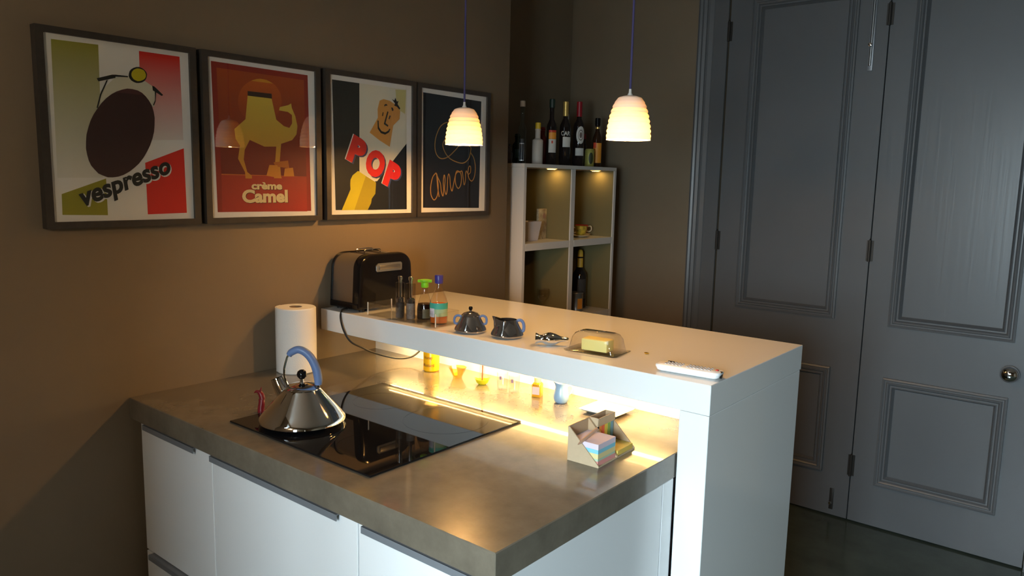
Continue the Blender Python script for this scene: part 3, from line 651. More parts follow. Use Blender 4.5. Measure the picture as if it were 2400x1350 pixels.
# ---- things inside the cells
Z1, Z2 = 1.2352, .8672
t = thing('white_tub', 'tapered white tub in the upper left cell', 'tub', (-.115, 1.640, Z1))
b = MB(); pr_ = []
for hx, hy, z in ((.030, .036, 0), (.040, .050, .088), (.037, .047, .088), (.028, .034, .006)):
    pr_.append([b.bm.verts.new((sx * hx, sy * hy, z)) for sx, sy in ((-1, -1), (1, -1), (1, 1), (-1, 1))])
for A, B in zip(pr_, pr_[1:]):
    for k in range(4): b.bm.faces.new([A[k], A[(k + 1) % 4], B[(k + 1) % 4], B[k]])
b.bm.faces.new(pr_[0][::-1]); b.bm.faces.new(pr_[-1]); b.build('body', mat('lilac_white_card', (.62, .55, .53), .6), t)
MB().box(.0365, .0375, -.046, .046, .080, .0875).build('rim_band', LW, t)
FLOR = mat('floral_card', (.50, .42, .26), .6, noise=.55, nscale=38, alt=(.22, .12, .07))
t = thing('floral_card', 'upright cream card with floral print leaning in the upper left cell', 'card', (-.135, 1.768, Z1), rotz=.12)
MB().box(-.006, .006, -.038, .038, 0, .142, bev=.001).build('card', FLOR, t)
b = MB(); b.lathe([(.0, .0064), (.013, .0064)], 20, (0, .012, .108), axis='X', smooth=False); b.build('flower_print', mat('dusky_pink_print', (.40, .22, .16), .6), t, fix=False)
def cup(label, x, y, rz, body, inner, h=.044, r=.034):
    t = thing('espresso_cup', label, 'cup', (x, y, Z1 + .0105), rotz=rz, group='coloured cups in the shelf')
    MB().lathe([(0, 0), (r * .62, 0), (r * .80, .008), (r * .97, h * .6), (r, h), (r - .003, h), (r * .9, h * .6), (r * .7, .010), (0, .006)], 28).build('bowl', body, t)
    MB().tube([(r * .9, 0, h * .82), (r + .014, 0, h * .86), (r + .018, 0, h * .5), (r + .008, 0, h * .28), (r * .84, 0, h * .3)], .0035, 8, 5).build('handle', inner, t)
    s = tag(MB().lathe([(0, .003), (r * .8, .002), (r * 1.3, .009), (r * 1.42, .0095), (r * 1.3, .006), (r * .7, 0), (0, 0)], 32).build('saucer', inner, loc=(x, y, Z1 + .0003)), 'saucer under the ' + label.split(' in ')[0], 'saucer', 'saucers in the shelf')
    return t
YC_ = mat('yellow_glaze', (.66, .42, .04), .2, noise=.45, nscale=40, alt=(.10, .09, .02)); RC_ = mat('red_glaze', (.50, .022, .014), .2); CRM = mat('cream_glaze', (.66, .56, .38), .25)
cup('yellow patterned cup in the upper right cell', -.095, 2.035, -1.9, YC_, CRM)
cup('red and cream cup in the upper right cell', -.150, 2.126, .35, RC_, CRM)
t = thing('wine_glass', 'clear stemmed glass half seen in the lower left cell', 'glass', (-.12, 1.776, Z2), group=None)
MB().lathe([(0, .002), (.030, .001), (.030, .003), (.006, .006), (.004, .012), (.004, .060), (.010, .068), (.026, .085), (.031, .105), (.029, .130), (.0285, .130), (.030, .105), (.025, .087), (.008, .071), (0, .069)], 32).build('glass_body', GLASS, t)
bottle('red_wine_bottle', 'black wine bottle with yellow foil in the lower right cell', 'bottle', (-.14, 2.110, Z2),
       prof_bottle(.036, .262, .0135, .165, .210), D_GLASS, ([(.0142, .208), (.0152, .2085), (.0140, .285), (.009, .296), (0, .299)], mat('yellow_foil', (.72, .45, .05), .35)),
       [(.036, .050, .150, .62, mat('dark_grey_label', (.055, .048, .045), .55), FACE + .35)])
t = thing('metal_tin', 'round metal tin with an orange label beside the wine bottle', 'tin', (-.09, 2.012, Z2))
MB().lathe([(0, 0), (.034, 0), (.0355, .002), (.0345, .005), (.0345, .088), (.0355, .091), (.0345, .094), (.032, .092), (0, .091)], 32).build('body', mat('dull_tin', (.40, .38, .36), .28, metal=.9), t)
b = MB(); b.lathe([(.0351, .014), (.0351, .066)], 10, a0=FACE + .2, a1=FACE + 1.0); b.build('label', LO, t, fix=False)
bottle('slim_red_bottle', 'slim dark red bottle at the divider of the lower right cell', 'bottle', (-.20, 1.912, Z2), prof_bottle(.022, .185, .010, .120, .150), R_GLASS, (cap_prof(.0122, .172, .192), CAPR))

# ------------------------------------------------------------------ things on the bar top
# toaster: steel wrap between black end caps
t = thing('toaster', 'black and steel toaster standing on the bar against the wall', 'toaster', (.0, .428, ZB))
def rrect(y0, y1, z0, z1, rt, rb, n=8, taper=0.0):
    pts = []
    for cy, cz, a, r in ((y1 - rb, z0 + rb, -90, rb), (y1 - rt - taper, z1 - rt, 0, rt), (y0 + rt + taper, z1 - rt, 90, rt), (y0 + rb, z0 + rb, 180, rb)):
        for k in range(n + 1):
            q = math.radians(a + 90 * k / n); pts.append((cy + r * math.cos(q), cz + r * math.sin(q)))
    return pts
def smooth_prism(b, outs, mi=0):
    rings = [[b.bm.verts.new((x, y, z)) for y, z in o] for x, o in outs]
    n = len(rings[0])
    for A, B in zip(rings, rings[1:]):
        for k in range(n):
            f = b.bm.faces.new([A[k], A[(k + 1) % n], B[(k + 1) % n], B[k]]); f.smooth = True; f.material_index = mi
    b.bm.faces.new(rings[0][::-1]); b.bm.faces.new(rings[-1])
    return b
R = lambda ins: rrect(.0 + ins, .238 - ins, .010 + ins * .3, .184 - ins, .046 - ins * .5, .012, taper=.006)
smooth_prism(MB(), [(.022, R(.004)), (.132, R(.004))]).build('steel_wrap', STEEL, t)
smooth_prism(MB(), [(.131, R(.0)), (.150, R(.0005)), (.158, R(.004)), (.162, R(.012))]).build('end_cap', BLACKP, t)
smooth_prism(MB(), [(.010, R(.010)), (.013, R(.004)), (.020, R(.0)), (.0225, R(.0))]).build('end_cap', BLACKP, t)
MB().box(.016, .156, -.0005, .2385, .0085, .030, bev=.004).build('base_skirt', BLACKP, t)
for q in ((.03, .03), (.03, .21), (.14, .03), (.14, .21)): MB().lathe([(0, 0), (.009, 0), (.010, .010), (0, .010)], 12, (q[0], q[1], 0)).build('foot', BLACKR, t)
b = MB(); b.prism([(.075, .127), (.178, .127), (.181, .131), (.181, .150), (.176, .154), (.080, .154), (.072, .146), (.072, .131)], .1605, .1655, 'YZ')
tag(b.build('lever_plate', mat('satin_aluminium', (.50, .48, .44), .3, metal=.9), t), 'satin metal lever plate')
MB().box(.1656, .1700, .082, .172, .134, .1475, bev=.002).build('lever', mat('dark_satin_aluminium', (.30, .28, .26), .35, metal=.9), t)
for yy in (.075, .135): MB().box(.030, .124, yy, yy + .028, .1795, .1808).build('slot', BLACK, t)
for xx in (.050, .090): MB().tube([(xx, .088, .179), (xx, .088, .192), (xx, .150, .192), (xx, .150, .179)], .0016, 6, 3).build('rack_wire', CHROME, t)
CP = [(.092, .440, 1.086), (.100, .412, 1.0845), (.112, .396, 1.062), (.133, .392, 1.024), (.155, .402, .991), (.166, .440, .967), (.181, .480, .945), (.228, .530, .928), (.252, .570, .930), (.258, .600, .944), (.258, .612, .955)]
cord = MB().tube([(x, y - .428, z - ZB) for x, y, z in CP], .0030, 8, 6).build('power_cord', BLACKR, t)
tag(cord, 'black cord hanging over the bar edge')
MB().box(.246, .270, .606 - .428, .6355 - .428, .950 - ZB, .988 - ZB, bev=.004).build('plug', BLACKR, cord)

# clear acrylic caddy and its bottles
ACR = thin_glass('clear_acrylic', (.985, .985, .98), .02)
cad = thing('acrylic_caddy', 'clear acrylic caddy holding the sauces on the bar', 'caddy', (.205, .428, ZB))
MB().box(0, .300, 0, .100, .0003, .0035).build('base', ACR, cad)
for q in ((0, .300, 0, .003), (0, .300, .097, .100), (0, .003, .003, .097), (.297, .300, .003, .097)): MB().box(q[0], q[1], q[2], q[3], .0036, .042).build('wall', ACR, cad)
EDGE = mat('painted_edge_highlight', (.75, .68, .58), .25)  # pale opaque strips paint the bright edge highlight onto the acrylic corners
for q in ((.0, .0), (.2975, .0), (.0, .0975)): MB().box(q[0] - .0002, q[0] + .0022, q[1] - .0002, q[1] + .0022, .0036, .0424).build('corner_highlight', EDGE, cad)
def mill(label, x, y, fill):
    t = thing('spice_mill', label, 'mill', (x, y, ZB + .0037), group='clear mills in the acrylic caddy')
    MB().lathe([(.0140, .0), (.0145, .001), (.0145, .052), (.0145, .108), (.0130, .109)], 24).build('tube', thin_glass('smoky_glass', (.82, .79, .76)), t)
    MB().lathe([(0, .001), (.0128, .001), (.0128, .048), (0, .0485)], 20).build('contents', fill, t)
    MB().lathe([(0, .0487), (.0130, .0487), (.0130, .060), (.0095, .064), (0, .064)], 20).build('grinder', CHROME_D, t)
    MB().lathe([(0, .0642), (.0055, .0642), (.0055, .118), (.0075, .119), (.0075, .127), (.004, .130), (0, .130)], 16).build('rod', CHROME, t)
mill('clear mill next to the toaster', .318, .462, mat('peppercorns', (.06, .045, .035), .7, noise=.6, nscale=160))
mill('clear mill next to the green-capped bottle', .354, .472, mat('grey_salt', (.30, .26, .23), .6, noise=.4, nscale=140))
VD = Vector((-.634, .773, 0))
t = thing('soy_sauce_bottle', 'flask-shaped soy sauce bottle with bright green cap', 'bottle', (.386, .500, ZB + .0037))
MB().lathe([(0, .0), (.022, 0), (.0240, .003), (.0240, .030), (.0215, .046), (.013, .073), (.0085, .090), (.0085, .098), (0, .098)], 28).build('glass_body', thin_glass('soy_glass', (.93, .90, .84), .01), t)
MB().lathe([(0, .0015), (.0225, .002), (.0230, .030), (.0205, .046), (.0200, .048), (0, .048)], 28).build('soy_sauce', mat('soy_liquid', (.012, .006, .004), .1), t)
b = MB(); b.lathe([(.0246, .006), (.0246, .034)], 10, a0=FACE - .1, a1=FACE + .9); b.build('label', mat('dark_olive_label', (.10, .08, .035), .5), t, fix=False)
GRN = mat('bright_green_plastic', (.20, .56, .02), .35)
c_ = MB().lathe([(0, .0975), (.0105, .0975), (.0115, .099), (.0115, .112), (.0165, .1175), (.0165, .121), (0, .121)], 20).build('cap', GRN, t)
b = MB(); b.prism([(-.006, .1135), (.006, .1135), (.008, .1205), (-.008, .1205)], -.021, -.012, 'YZ'); b.prism([(-.006, .1135), (.006, .1135), (.008, .1205), (-.008, .1205)], .012, .021, 'YZ')
b.build('pouring_lip', GRN, c_)
c_.rotation_euler = (0, 0, .68)
t = thing('chilli_sauce_bottle', 'orange chilli sauce bottle with blue cap and teal label', 'bottle', (.458, .488, ZB + .0037))
MB().lathe([(0, 0), (.0245, 0), (.0262, .004), (.0262, .022), (.0250, .034), (.0262, .046), (.0262, .062), (.0200, .080), (.0115, .100), (.0105, .118), (0, .118)], 32).build('glass_body', thin_glass('sauce_glass', (.95, .90, .82), .01), t)
MB().lathe([(0, .0015), (.0245, .002), (.0250, .022), (.0238, .034), (.0250, .046), (.0250, .058), (0, .058)], 32).build('sauce', mat('orange_sauce', (.58, .13, .015), .25), t)
TEAL = mat('teal_label_print', (.045, .34, .26), .5); PGRN = mat('pale_green_label_print', (.32, .44, .26), .5)
b = MB(); b.lathe([(.0268, .044), (.0268, .062)], 20, a0=FACE - 1.6, a1=FACE + 1.6, mi=0); b.lathe([(.0268, .022), (.0258, .034), (.0268, .044)], 20, a0=FACE - 1.6, a1=FACE + 1.6, mi=1)
b.build('label', [TEAL, PGRN], t, fix=False)
b = MB(); b.lathe([(.0272, .020), (.0272, .046)], 8, a0=FACE - 1.15, a1=FACE - .35); b.build('barcode_patch', mat('lilac_white_print', (.60, .56, .62), .5), t, fix=False)
b = MB()
for k in range(7): b.lathe([(.0275, .024), (.0275, .038)], 1, a0=FACE - 1.03 + k * .085, a1=FACE - 1.0 + k * .085)
b.build('barcode_lines', mat('grey_violet_print', (.22, .19, .26), .5), t, fix=False)
MB().lathe([(0, .1185), (.0120, .1185), (.0125, .120), (.0125, .141), (.0115, .143), (0, .143)], 24).build('cap', mat('blue_violet_plastic', (.045, .035, .22), .35), t)

# sugar pot and creamer
def ring_handle(t, ang, pts, r): 
    c, s = math.cos(ang), math.sin(ang)
    MB().tube([(p * c, p * s, z) for p, z in pts], r, 10, 5).build('handle', BLUEP, t)
IR = math.atan2(.634, .773)          # towards the right of the picture
t = thing('sugar_pot', 'conical steel sugar pot with two blue handles and black knob', 'sugar pot', (.606, .466, ZB))
MB().lathe([(0, .0015), (.036, .0005), (.043, .003), (.0455, .008), (.0445, .012), (.036, .028), (.028, .043), (.0255, .047)], 40).build('body', CHROME_D, t)
l_ = MB().lathe([(.0262, .0470), (.0262, .0490), (.020, .0550), (.010, .0580), (.004, .0590), (.003, .0625), (0, .0625)], 32).build('lid', CHROME_D, t)
MB().lathe([(0, .0625), (.004, .063), (.0060, .067), (.0055, .0715), (.003, .0735), (0, .074)], 16).build('knob', BLACKP, l_)
for a in (IR, IR + PI): ring_handle(t, a, [(.0265, .0440), (.034, .0475), (.0425, .0440), (.0460, .0350), (.0440, .0250), (.0370, .0240)], .0035)
t = thing('creamer', 'conical steel creamer with blue handle beside the sugar pot', 'creamer', (.724, .487, ZB), rotz=IR)
cb = MB().lathe([(0, .0015), (.036, .0005), (.043, .003), (.0455, .008), (.0445, .012), (.037, .026), (.0300, .040), (.0275, .0490), (.0262, .0490), (.0285, .040), (.034, .027), (.040, .012), (0, .006)], 48)
for v in cb.bm.verts:
    if v.co.z > .026 and v.co.x < 0:
        k = min(1, (v.co.z - .026) / .023) ** 1.3 * max(0, (-v.co.x / math.hypot(v.co.x, v.co.y)) - .72) / .28
        v.co.x -= .0150 * k; v.co.z += .0085 * k
cb.build('body', CHROME_D, t)
MB().tube([(.0275, 0, .0465), (.036, 0, .0480), (.0430, 0, .0420), (.0460, 0, .0310), (.0450, 0, .0200), (.0415, 0, .0160)], .0045, 10, 5).build('handle', BLUEP, t)
# chrome scoop lying on its side
prs = [(0, .004), (.007, .003), (.0130, -.002), (.0152, -.005), (.0150, -.0025), (.0108, .006), (.0100, .011), (.0128, .018), (.0172, .028), (.0176, .035), (.0140, .048), (.0085, .060), (.0062, .068), (.0060, .078), (.0045, .082), (0, .083)]
sc_ = MB().lathe(prs, 32, axis='X')
for v in sc_.bm.verts: v.co.y *= 1.15; v.co.z = v.co.z * 1.0 + .0177
tag(sc_.build('chrome_scoop', CHROME, loc=(.848, .462, ZB), rotz=.62), 'curvy polished chrome scoop lying left of the butter dish', 'scoop')

# butter dish
bd = thing('butter_dish', 'clear glass butter dish with domed lid', 'butter dish', (1.012, .498, ZB), rotz=.10)
LIDG = thin_glass('butter_lid_glass', (.965, .96, .95), .01, 1.5)
def ring_rect(b, hx, hy, z, rc, n=4):
    pts = []
    for sx, sy, a in ((1, 1, 0), (-1, 1, 90), (-1, -1, 180), (1, -1, 270)):
        for k in range(n + 1):
            q = math.radians(a + 90 * k / n); pts.append(b.bm.verts.new((sx * (hx - rc) + rc * math.cos(q), sy * (hy - rc) + rc * math.sin(q), z)))
    return pts
def loft(b, rings, caps=(True, True), mi=0):
    n = len(rings[0])
    for A, B in zip(rings, rings[1:]):
        for k in range(n):
            f = b.bm.faces.new([A[k], A[(k + 1) % n], B[(k + 1) % n], B[k]]); f.smooth = True; f.material_index = mi
    if caps[0]: b.bm.faces.new(rings[0][::-1])
    if caps[1]: b.bm.faces.new(rings[-1])
    return b
b = MB(); loft(b, [ring_rect(b, .062, .036, .0005, .01), ring_rect(b, .074, .048, .005, .012), ring_rect(b, .075, .049, .0075, .012), ring_rect(b, .071, .045, .0060, .012), ring_rect(b, .060, .034, .0035, .01)])
b.build('dish', LIDG, bd)
b = MB(); loft(b, [ring_rect(b, .066, .040, .0080, .012), ring_rect(b, .0650, .0390, .016, .014), ring_rect(b, .060, .034, .040, .014), ring_rect(b, .054, .029, .050, .014), ring_rect(b, .046, .022, .0540, .012)], (False, True))
b.build('lid', LIDG, bd)
tag(MB().box(-.036, .036, -.021, .021, .0062, .036, bev=.003, seg=3).build('butter_block', mat('butter', (.86, .72, .26), .5), loc=(1.010, .502, ZB), rotz=.10), 'pale yellow butter block under the glass lid', 'butter')
# crumpled gold foil
b = MB(); bm2 = bmesh.new(); bmesh.ops.create_icosphere(bm2, subdivisions=1, radius=.006)
for v in bm2.verts: v.co *= random.uniform(.6, 1.25); v.co.z = max(0, v.co.z * .6 + .003); v.co.x *= 1.3
b.merge(bm2); tag(b.build('foil_scrap', mat('gold_foil_scrap', (.80, .50, .06), .2, metal=.9), loc=(1.113, .572, ZB)), 'tiny crumpled gold foil scrap on the bar', 'foil')
# remote control
rm = thing('remote_control', 'white remote control with many small buttons at the bar corner', 'remote control', (1.283, .463, ZB), rotz=.085)
RW = mat('white_remote_plastic', (.84, .84, .84), .3)
b = MB(); loft(b, [ring_rect(b, .066, .014, .0004, .010), ring_rect(b, .073, .020, .004, .012), ring_rect(b, .0775, .0225, .012, .014), ring_rect(b, .0765, .0215, .0165, .014), ring_rect(b, .070, .018, .0185, .012)]); b.build('body', RW, rm)
b = MB(); bt = MB()
for i in range(13):
    for j in range(3):
        if i in (5, ): continue
        x, y = -.052 + i * .0086, -.010 + j * .010
        b.box(x - .0024, x + .0024, y - .003, y + .003, .0183, .0203, bev=.0006, seg=1)
        bt.box(x - .0012, x + .0012, y - .0016, y + .0016, .0203, .0205)
tag(b.build('buttons', mat('pale_grey_buttons', (.62, .60, .60), .4), rm), 'rows of small pale buttons'); tag(bt.build('button_print', mat('dark_button_print', (.08, .06, .07), .5), rm), 'dark marks on the buttons')
MB().box(-.055, -.040, .009, .0115, .0184, .0212).build('dark_key', BLACKP, rm)
MB().box(.0625, .0685, -.003, .004, .0180, .0206, bev=.0008, seg=1).build('red_button', mat('red_button', (.60, .05, .04), .4), rm)
MB().lathe([(0, -.004), (.0075, -.004), (.0085, .002), (0, .003)], 16, (.0745, 0, .0100), axis='X').build('infrared_window', BLACKP, rm)

# ------------------------------------------------------------------ things on the worktop
# paper towel roll
t = thing('paper_towel_roll', 'upright white paper towel roll against the wall', 'paper towel', (.072, .258, ZC))
MB().lathe([(.019, .0002), (.057, .0002), (.060, .003), (.0605, .100), (.060, .197), (.057, .200), (.019, .200)], 40).build('paper', PAPER, t)
MB().lathe([(.0190, .001), (.0190, .1985), (.0176, .1985), (.0176, .001)], 24).build('cardboard_core', mat('brown_cardboard_core', (.30, .19, .11), .8), t, fix=False)
b = MB(); b.lathe([(.0609, .002), (.0613, .100), (.0609, .200)], 10, a0=-2.9, a1=-1.9); b.build('loose_sheet_edge', PAPER, t, fix=False)

# kettle
kt = thing('kettle', 'polished conical steel kettle with blue-grey handle on the hob', 'kettle', (.520, -.040, ZC + .0046), rotz=IR)
MB().lathe([(0, .001), (.088, .0006), (.098, .004), (.1025, .010), (.1015, .0155), (.0985, .020), (.0800, .0415), (.0620, .0620), (.0480, .0780), (.0440, .0830), (.0425, .0850)], 64).build('body', CHROME, kt)
l_ = MB().lathe([(.0430, .0850), (.0430, .0868), (.0400, .0890), (.0280, .0950), (.0120, .0990), (.0050, .1000), (.0042, .1080), (0, .1080)], 48).build('lid', CHROME, kt)
MB().lathe([(0, .1075), (.006, .1085), (.0110, .1145), (.0120, .1200), (.0100, .1265), (.0050, .1305), (0, .1312)], 24).build('knob', BLACKP, l_)
MB().tube([(-.044, .012, .066), (-.056, .016, .083), (-.064, .0185, .0985), (-.0665, .0190, .1040)], [.0215, .0180, .0150, .0146], 20, 4, cap=False).build('spout', CHROME, kt)
HP = [(-.0330, 0, .0860), (-.0410, 0, .1100), (-.0420, 0, .1320), (-.0350, 0, .1590), (-.0300, 0, .1680)]
MB().tube(HP, .0024, 10, 6).build('handle_wire', CHROME, kt)
GP = [(-.0300, 0, .1660), (-.0240, 0, .1730), (-.0080, 0, .1800), (.0090, 0, .1740), (.0240, 0, .1580), (.0350, 0, .1330), (.0395, 0, .1080), (.0395, 0, .0950)]
MB().tube(GP, [.0070, .0085, .0092, .0096, .0100, .0102, .0100, .0088], 16, 6).build('handle_grip', BLUEP, kt)
MB().tube([(.0390, 0, .0970), (.0375, 0, .0850), (.0350, 0, .0760), (.0330, 0, .0730)], .0032, 10, 4).build('handle_wire', CHROME, kt)
MB().lathe([(0, 0), (.0055, .001), (.0055, .004), (0, .005)], 12, (.037, .0, .078)).build('rivet', CHROME, kt)
# red bird whistle
bw = thing('bird_whistle', 'small dark red bird-shaped whistle standing behind the kettle', 'whistle', (.366, -.055, ZC), rotz=IR)
RB = mat('dark_red_plastic', (.16, .012, .016), .25)
MB().tube([(0, 0, .0003), (0, 0, .012), (.002, 0, .026), (.001, 0, .036)], [.0095, .0085, .0080, .0070], 14, 4).build('stem', RB, bw)
MB().tube([(.004, 0, .034), (.002, 0, .044), (-.002, 0, .050), (-.006, 0, .053)], [.0075, .0075, .0062, .0045], 14, 4).build('bird_body', RB, bw)
MB().tube([(-.005, 0, .053), (-.011, 0, .054), (-.017, 0, .050)], [.0046, .0036, .0008], 10, 4).build('beak', RB, bw)
MB().tube([(.001, 0, .046), (.000, 0, .056), (.002, 0, .066)], [.0042, .0030, .0008], 10, 4).build('crest', RB, bw)

# ---- under the bar, on the worktop
t = thing('mustard_jar', 'yellow honey mustard jar under the bar', 'jar', (.371, .548 - .003, ZC))
MB().lathe([(0, .0003), (.022, .0003), (.0250, .004), (.0252, .060), (.0225, .068), (.0225, .072), (0, .072)], 32).build('jar_body', mat('yellow_mustard_jar', (.82, .46, .010), .25), t)
MB().lathe([(.0222, .0690), (.0240, .0695), (.0240, .0815), (.0225, .0830), (0, .0830)], 28).build('lid', mat('gold_lid', (.55, .38, .10), .35, metal=.7), t)
BRP = mat('brown_label_print', (.28, .11, .01), .5)
for s, z in (('Honey', .042), ('Mustard', .018)):
    on_label(s, BRP, .0252, z, .014, FACE - .25, .030 if s == 'Honey' else .040)(t)
AMB = thin_glass('amber_glass', (.98, .78, .42), .02)
t = thing('amber_dish', 'small faceted amber glass dish under the bar', 'dish', (.489, .540, ZC))
MB().lathe([(0, .0003), (.0135, .0003), (.0135, .003), (.0275, .0330), (.0262, .0330), (.0125, .0045), (0, .004)], 8, smooth=False).build('bowl', AMB, t)
YEL = mat('bright_yellow_plastic', (.86, .74, .02), .35)
t = thing('yellow_dish', 'bright yellow boat-shaped dish under the bar', 'dish', (.594, .534, ZC), rotz=IR)
b = MB(); rg = []
for sc, z in ((.45, .0003), (.72, .006), (1.0, .0155), (.93, .0155), (.64, .007), (.35, .003)):
    r_ = []
    for k in range(24):
        a = 2 * PI * k / 24; r_.append(b.bm.verts.new((.0235 * sc * math.cos(a), .0150 * sc * math.sin(a), z + (.0055 * abs(math.cos(a)) ** 4 if sc > .8 else 0))))
    rg.append(r_)
loft(b, rg); b.build('bowl', YEL, t)
t = thing('narrow_glass', 'narrow clear glass standing in the yellow dish', 'glass', (.594, .534, ZC + .0040))
MB().lathe([(0, .0003), (.0085, .0003), (.0088, .002), (.0072, .070), (.0066, .070), (.0080, .003), (0, .002)], 24).build('glass_body', GLASS, t)
STK = mat('red_brown_stick', (.44, .14, .05), .6)
for k, (dx, dy, lb) in enumerate(((-.003, .001, 'left reddish stick standing in the narrow glass'), (.003, -.001, 'right reddish stick standing in the narrow glass'))):
    tag(MB().tube([(0, 0, 0), (dx * 1.2 + .002, dy, .085)], [.0016, .0020], 8, 1).build('wooden_stick', STK, loc=(.594 - dx * .4, .534, ZC + .0068)), lb, 'stick', 'sticks in the narrow glass')
VPR = mat('violet_print', (.30, .20, .32), .5)
for x, y, lb in ((.666, .541, 'clear tumbler under the bar next to the yellow dish'), (.712, .538, 'clear tumbler under the bar next to the amber bottle')):
    t = thing('tumbler', lb, 'glass', (x, y, ZC), group='clear tumblers under the bar')
    MB().lathe([(0, .0003), (.0135, .0003), (.0145, .002), (.0165, .048), (.0157, .048), (.0136, .005), (0, .004)], 28).build('glass_body', GLASS, t)
    b = MB(); b.lathe([(.0163, .030), (.0164, .040)], 4, a0=FACE - .5, a1=FACE - .1); b.build('print', VPR, t, fix=False)
t = thing('honey_bottle', 'small square amber bottle with a pinkish label', 'bottle', (.789, .547, ZC), rotz=.30)
b = MB(); loft(b, [ring_rect(b, .0125, .0125, .0003, .003), ring_rect(b, .0130, .0130, .002, .003), ring_rect(b, .0130, .0130, .036, .003), ring_rect(b, .0095, .0095, .041, .004)]); b.build('glass_body', mat('amber_honey', (.80, .36, .02), .12, emit=None), t)
MB().box(-.0105, .0105, -.0138, -.0131, .008, .030).build('label', mat('pinkish_label', (.76, .58, .54), .5), t)
b = MB()
for k in range(4): b.box(-.0085 + k * .0046, -.0060 + k * .0046, -.0136, -.0131, .0315, .0360)
b.build('label_print', BRP, t)
MB().lathe([(0, .0405), (.0095, .0405), (.0100, .042), (.0100, .053), (.009, .0545), (0, .0545)], 20).build('cap', mat('pale_yellow_cap', (.86, .74, .30), .4), t)
JB = mat('pale_blue_enamel', (.24, .40, .60), .15)
t = thing('milk_jug', 'small pale blue milk jug under the bar', 'jug', (.872, .545, ZC), rotz=IR); t.scale = (1.08, 1.08, 1.0)
jb = MB().lathe([(0, .0003), (.013, .0003), (.0165, .003), (.0198, .012), (.0200, .021), (.0176, .033), (.0150, .043), (.0150, .050), (.0165, .055), (.0156, .055), (.0138, .049), (.0138, .043), (.0166, .033), (.018, .020), (.015, .006), (0, .004)], 36)
for v in jb.bm.verts:
    if v.co.z > .046 and v.co.x < 0: k = (v.co.z - .046) / .010 * max(0, -v.co.x / .0155) ** 3; v.co.x -= .006 * k; v.co.z += .006 * k
jb.build('body', JB, t)
MB().tube([(.0140, 0, .044), (.021, 0, .048), (.0275, 0, .042), (.0262, 0, .031), (.0190, 0, .020)], .0018, 8, 5).build('handle', JB, t)
MB().lathe([(0, .0462), (.0115, .0455)], 20).build('contents', mat('orange_contents', (.76, .34, .12), .6), t, fix=False)
# rectangular white plate with upturned corners
b = MB(); rg = []
for hx, hy, z in ((.040, .034, .0003), (.056, .050, .006), (.0565, .0505, .0075), (.040, .034, .0030)):
    rg.append(ring_rect(b, hx, hy, z, .006))
loft(b, rg)
for v in b.bm.verts:
    k = max(0, abs(v.co.x) - .03) / .026 * max(0, abs(v.co.y) - .03) / .020
    v.co.z += .005 * min(1, k)
tag(b.build('white_plate', mat('white_porcelain', (.82, .82, .81), .15), loc=(1.014, .552, ZC), rotz=0), 'small rectangular white plate behind the desk organiser', 'plate')

# ---- cardboard desk organiser
og = thing('desk_organiser', 'folded cardboard desk organiser with coloured notes', 'organiser', (1.138, .204, ZC), rotz=.03)
CARD = mat('kraft_cardboard', (.52, .39, .25), .75, noise=.06, nscale=50); CARDI = mat('kraft_cardboard_inside', (.46, .32, .19), .8)
S = .076; TH = .0025; LN = .156
MB().box(0, S, 0, LN / 2 - .001, .0003, TH).build('floor_panel', CARD, og); MB().box(0, S, LN / 2 + .001, LN, .0003, TH).build('floor_panel', CARD, og)
MB().box(-TH, 0, 0, LN / 2, .0003, S).build('back_panel', CARDI, og)
tri = [(-TH, .0003), (S, .0003), (S, .004), (0, S), (-TH, S)]
MB().prism(tri, -TH, 0, 'XZ').build('front_panel', CARD, og)
MB().prism(tri, LN / 2 - TH - .0004, LN / 2 - .0004, 'XZ').build('middle_panel', CARDI, og)
MB().prism(tri, LN / 2 + .0004, LN / 2 + TH + .0004, 'XZ').build('middle_panel', CARDI, og)
MB().prism(tri, LN - TH, LN, 'XZ').build('far_panel', CARDI, og)
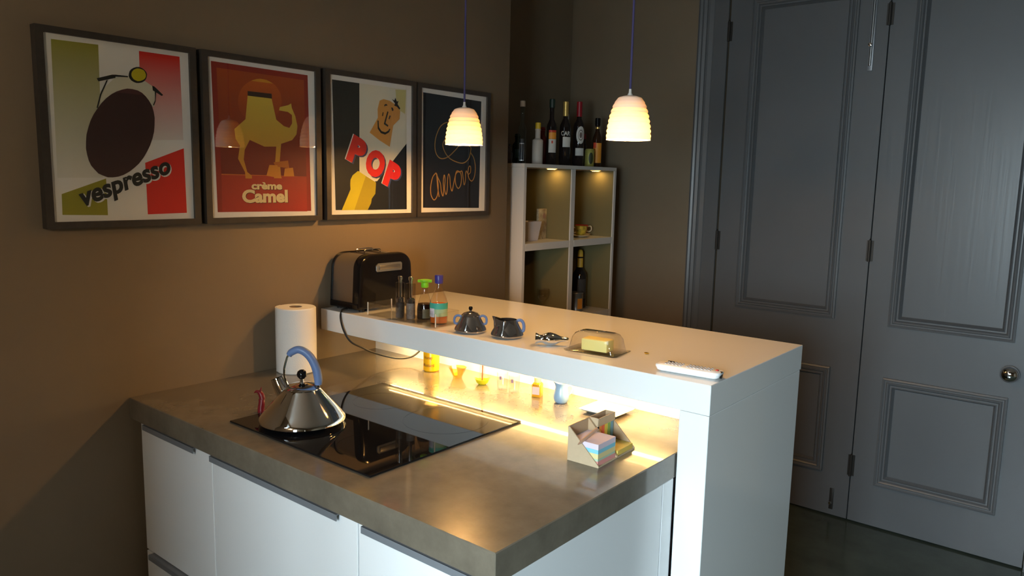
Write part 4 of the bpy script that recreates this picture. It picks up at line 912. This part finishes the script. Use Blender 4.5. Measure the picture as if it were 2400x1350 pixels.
# pen box at the back of the second half
x0, x1, y0, y1 = -TH, .024, LN / 2 + TH + .001, LN - TH - .0006
MB().box(x0, x0 + TH, y0, y1, .0030, S + .001).build('box_back', CARDI, og)
MB().box(x1 - TH, x1, y0, y1, .0585, S + .001).build('box_front', CARD, og)
MB().box(x0 + TH, x1 - TH, y1 - TH, y1, .0030, S + .001).build('box_side', CARDI, og); MB().box(x0 + TH, x1 - .0001, y0, y0 + TH, .0030, S + .001).build('box_side', CARD, og)
for k, (c, nm) in enumerate((((.86, .33, .05), 'orange'), ((.82, .15, .07), 'red'), ((.72, .56, .08), 'yellow'), ((.24, .40, .10), 'green'), ((.18, .34, .42), 'blue'))):
    yy = .0845 + k * .0132
    tag(MB().box(.0205, .0225, yy, yy + .0115, .0035, .0580).build('flag_pad', mat('flag_' + nm, c, .6), loc=(1.138, .204, ZC), rotz=.03), '%s page-flag pad in the organiser' % nm, 'sticky flags', 'page-flag pads in the organiser')
# note cube: coloured layers
nc = thing('note_cube', 'block of pastel note paper in the organiser', 'notepad', (1.138, .204, ZC), rotz=.03)
z = .0028
for nm, c, h in (('pink', (.72, .30, .27), .010), ('green', (.46, .58, .42), .005), ('yellow', (.72, .62, .30), .011), ('blue', (.22, .56, .70), .009), ('lilac', (.68, .58, .66), .012)):
    MB().box(.0015, S - .004, .0012, LN / 2 - TH - .002, z, z + h - .0001).build('paper_layer', mat('note_' + nm, c, .8), nc); z += h
# yellow sticky notes tray
tag(MB().box(.0285, S - .003, LN / 2 + .006, LN - .005, .0029, .0145, bev=.0005, seg=1).build('sticky_note_pad', mat('sticky_yellow', (.66, .48, .10), .7), loc=(1.138, .204, ZC), rotz=.03), 'yellow sticky note pad lying in the organiser', 'notepad')
# pen
pn = thing('ballpoint_pen', 'cardboard-brown pen resting across the note paper', 'pen', (1.138, .204, ZC), rotz=.03)
pa, pb = Vector((.029, -.0120, .0440)), Vector((.045, .0400, .0700))
PENM = mat('copper_brown_pen', (.46, .28, .18), .3, metal=.3)
MB().tube([pa, pa.lerp(pb, .12), pa.lerp(pb, .3), pa.lerp(pb, .9), pb], [.0008, .0026, .0038, .0038, .0030], 12, 2).build('barrel', PENM, pn)
MB().tube([pa.lerp(pb, .985), pa.lerp(pb, 1.06)], .0022, 10, 1).build('push_button', BLACKP, pn)
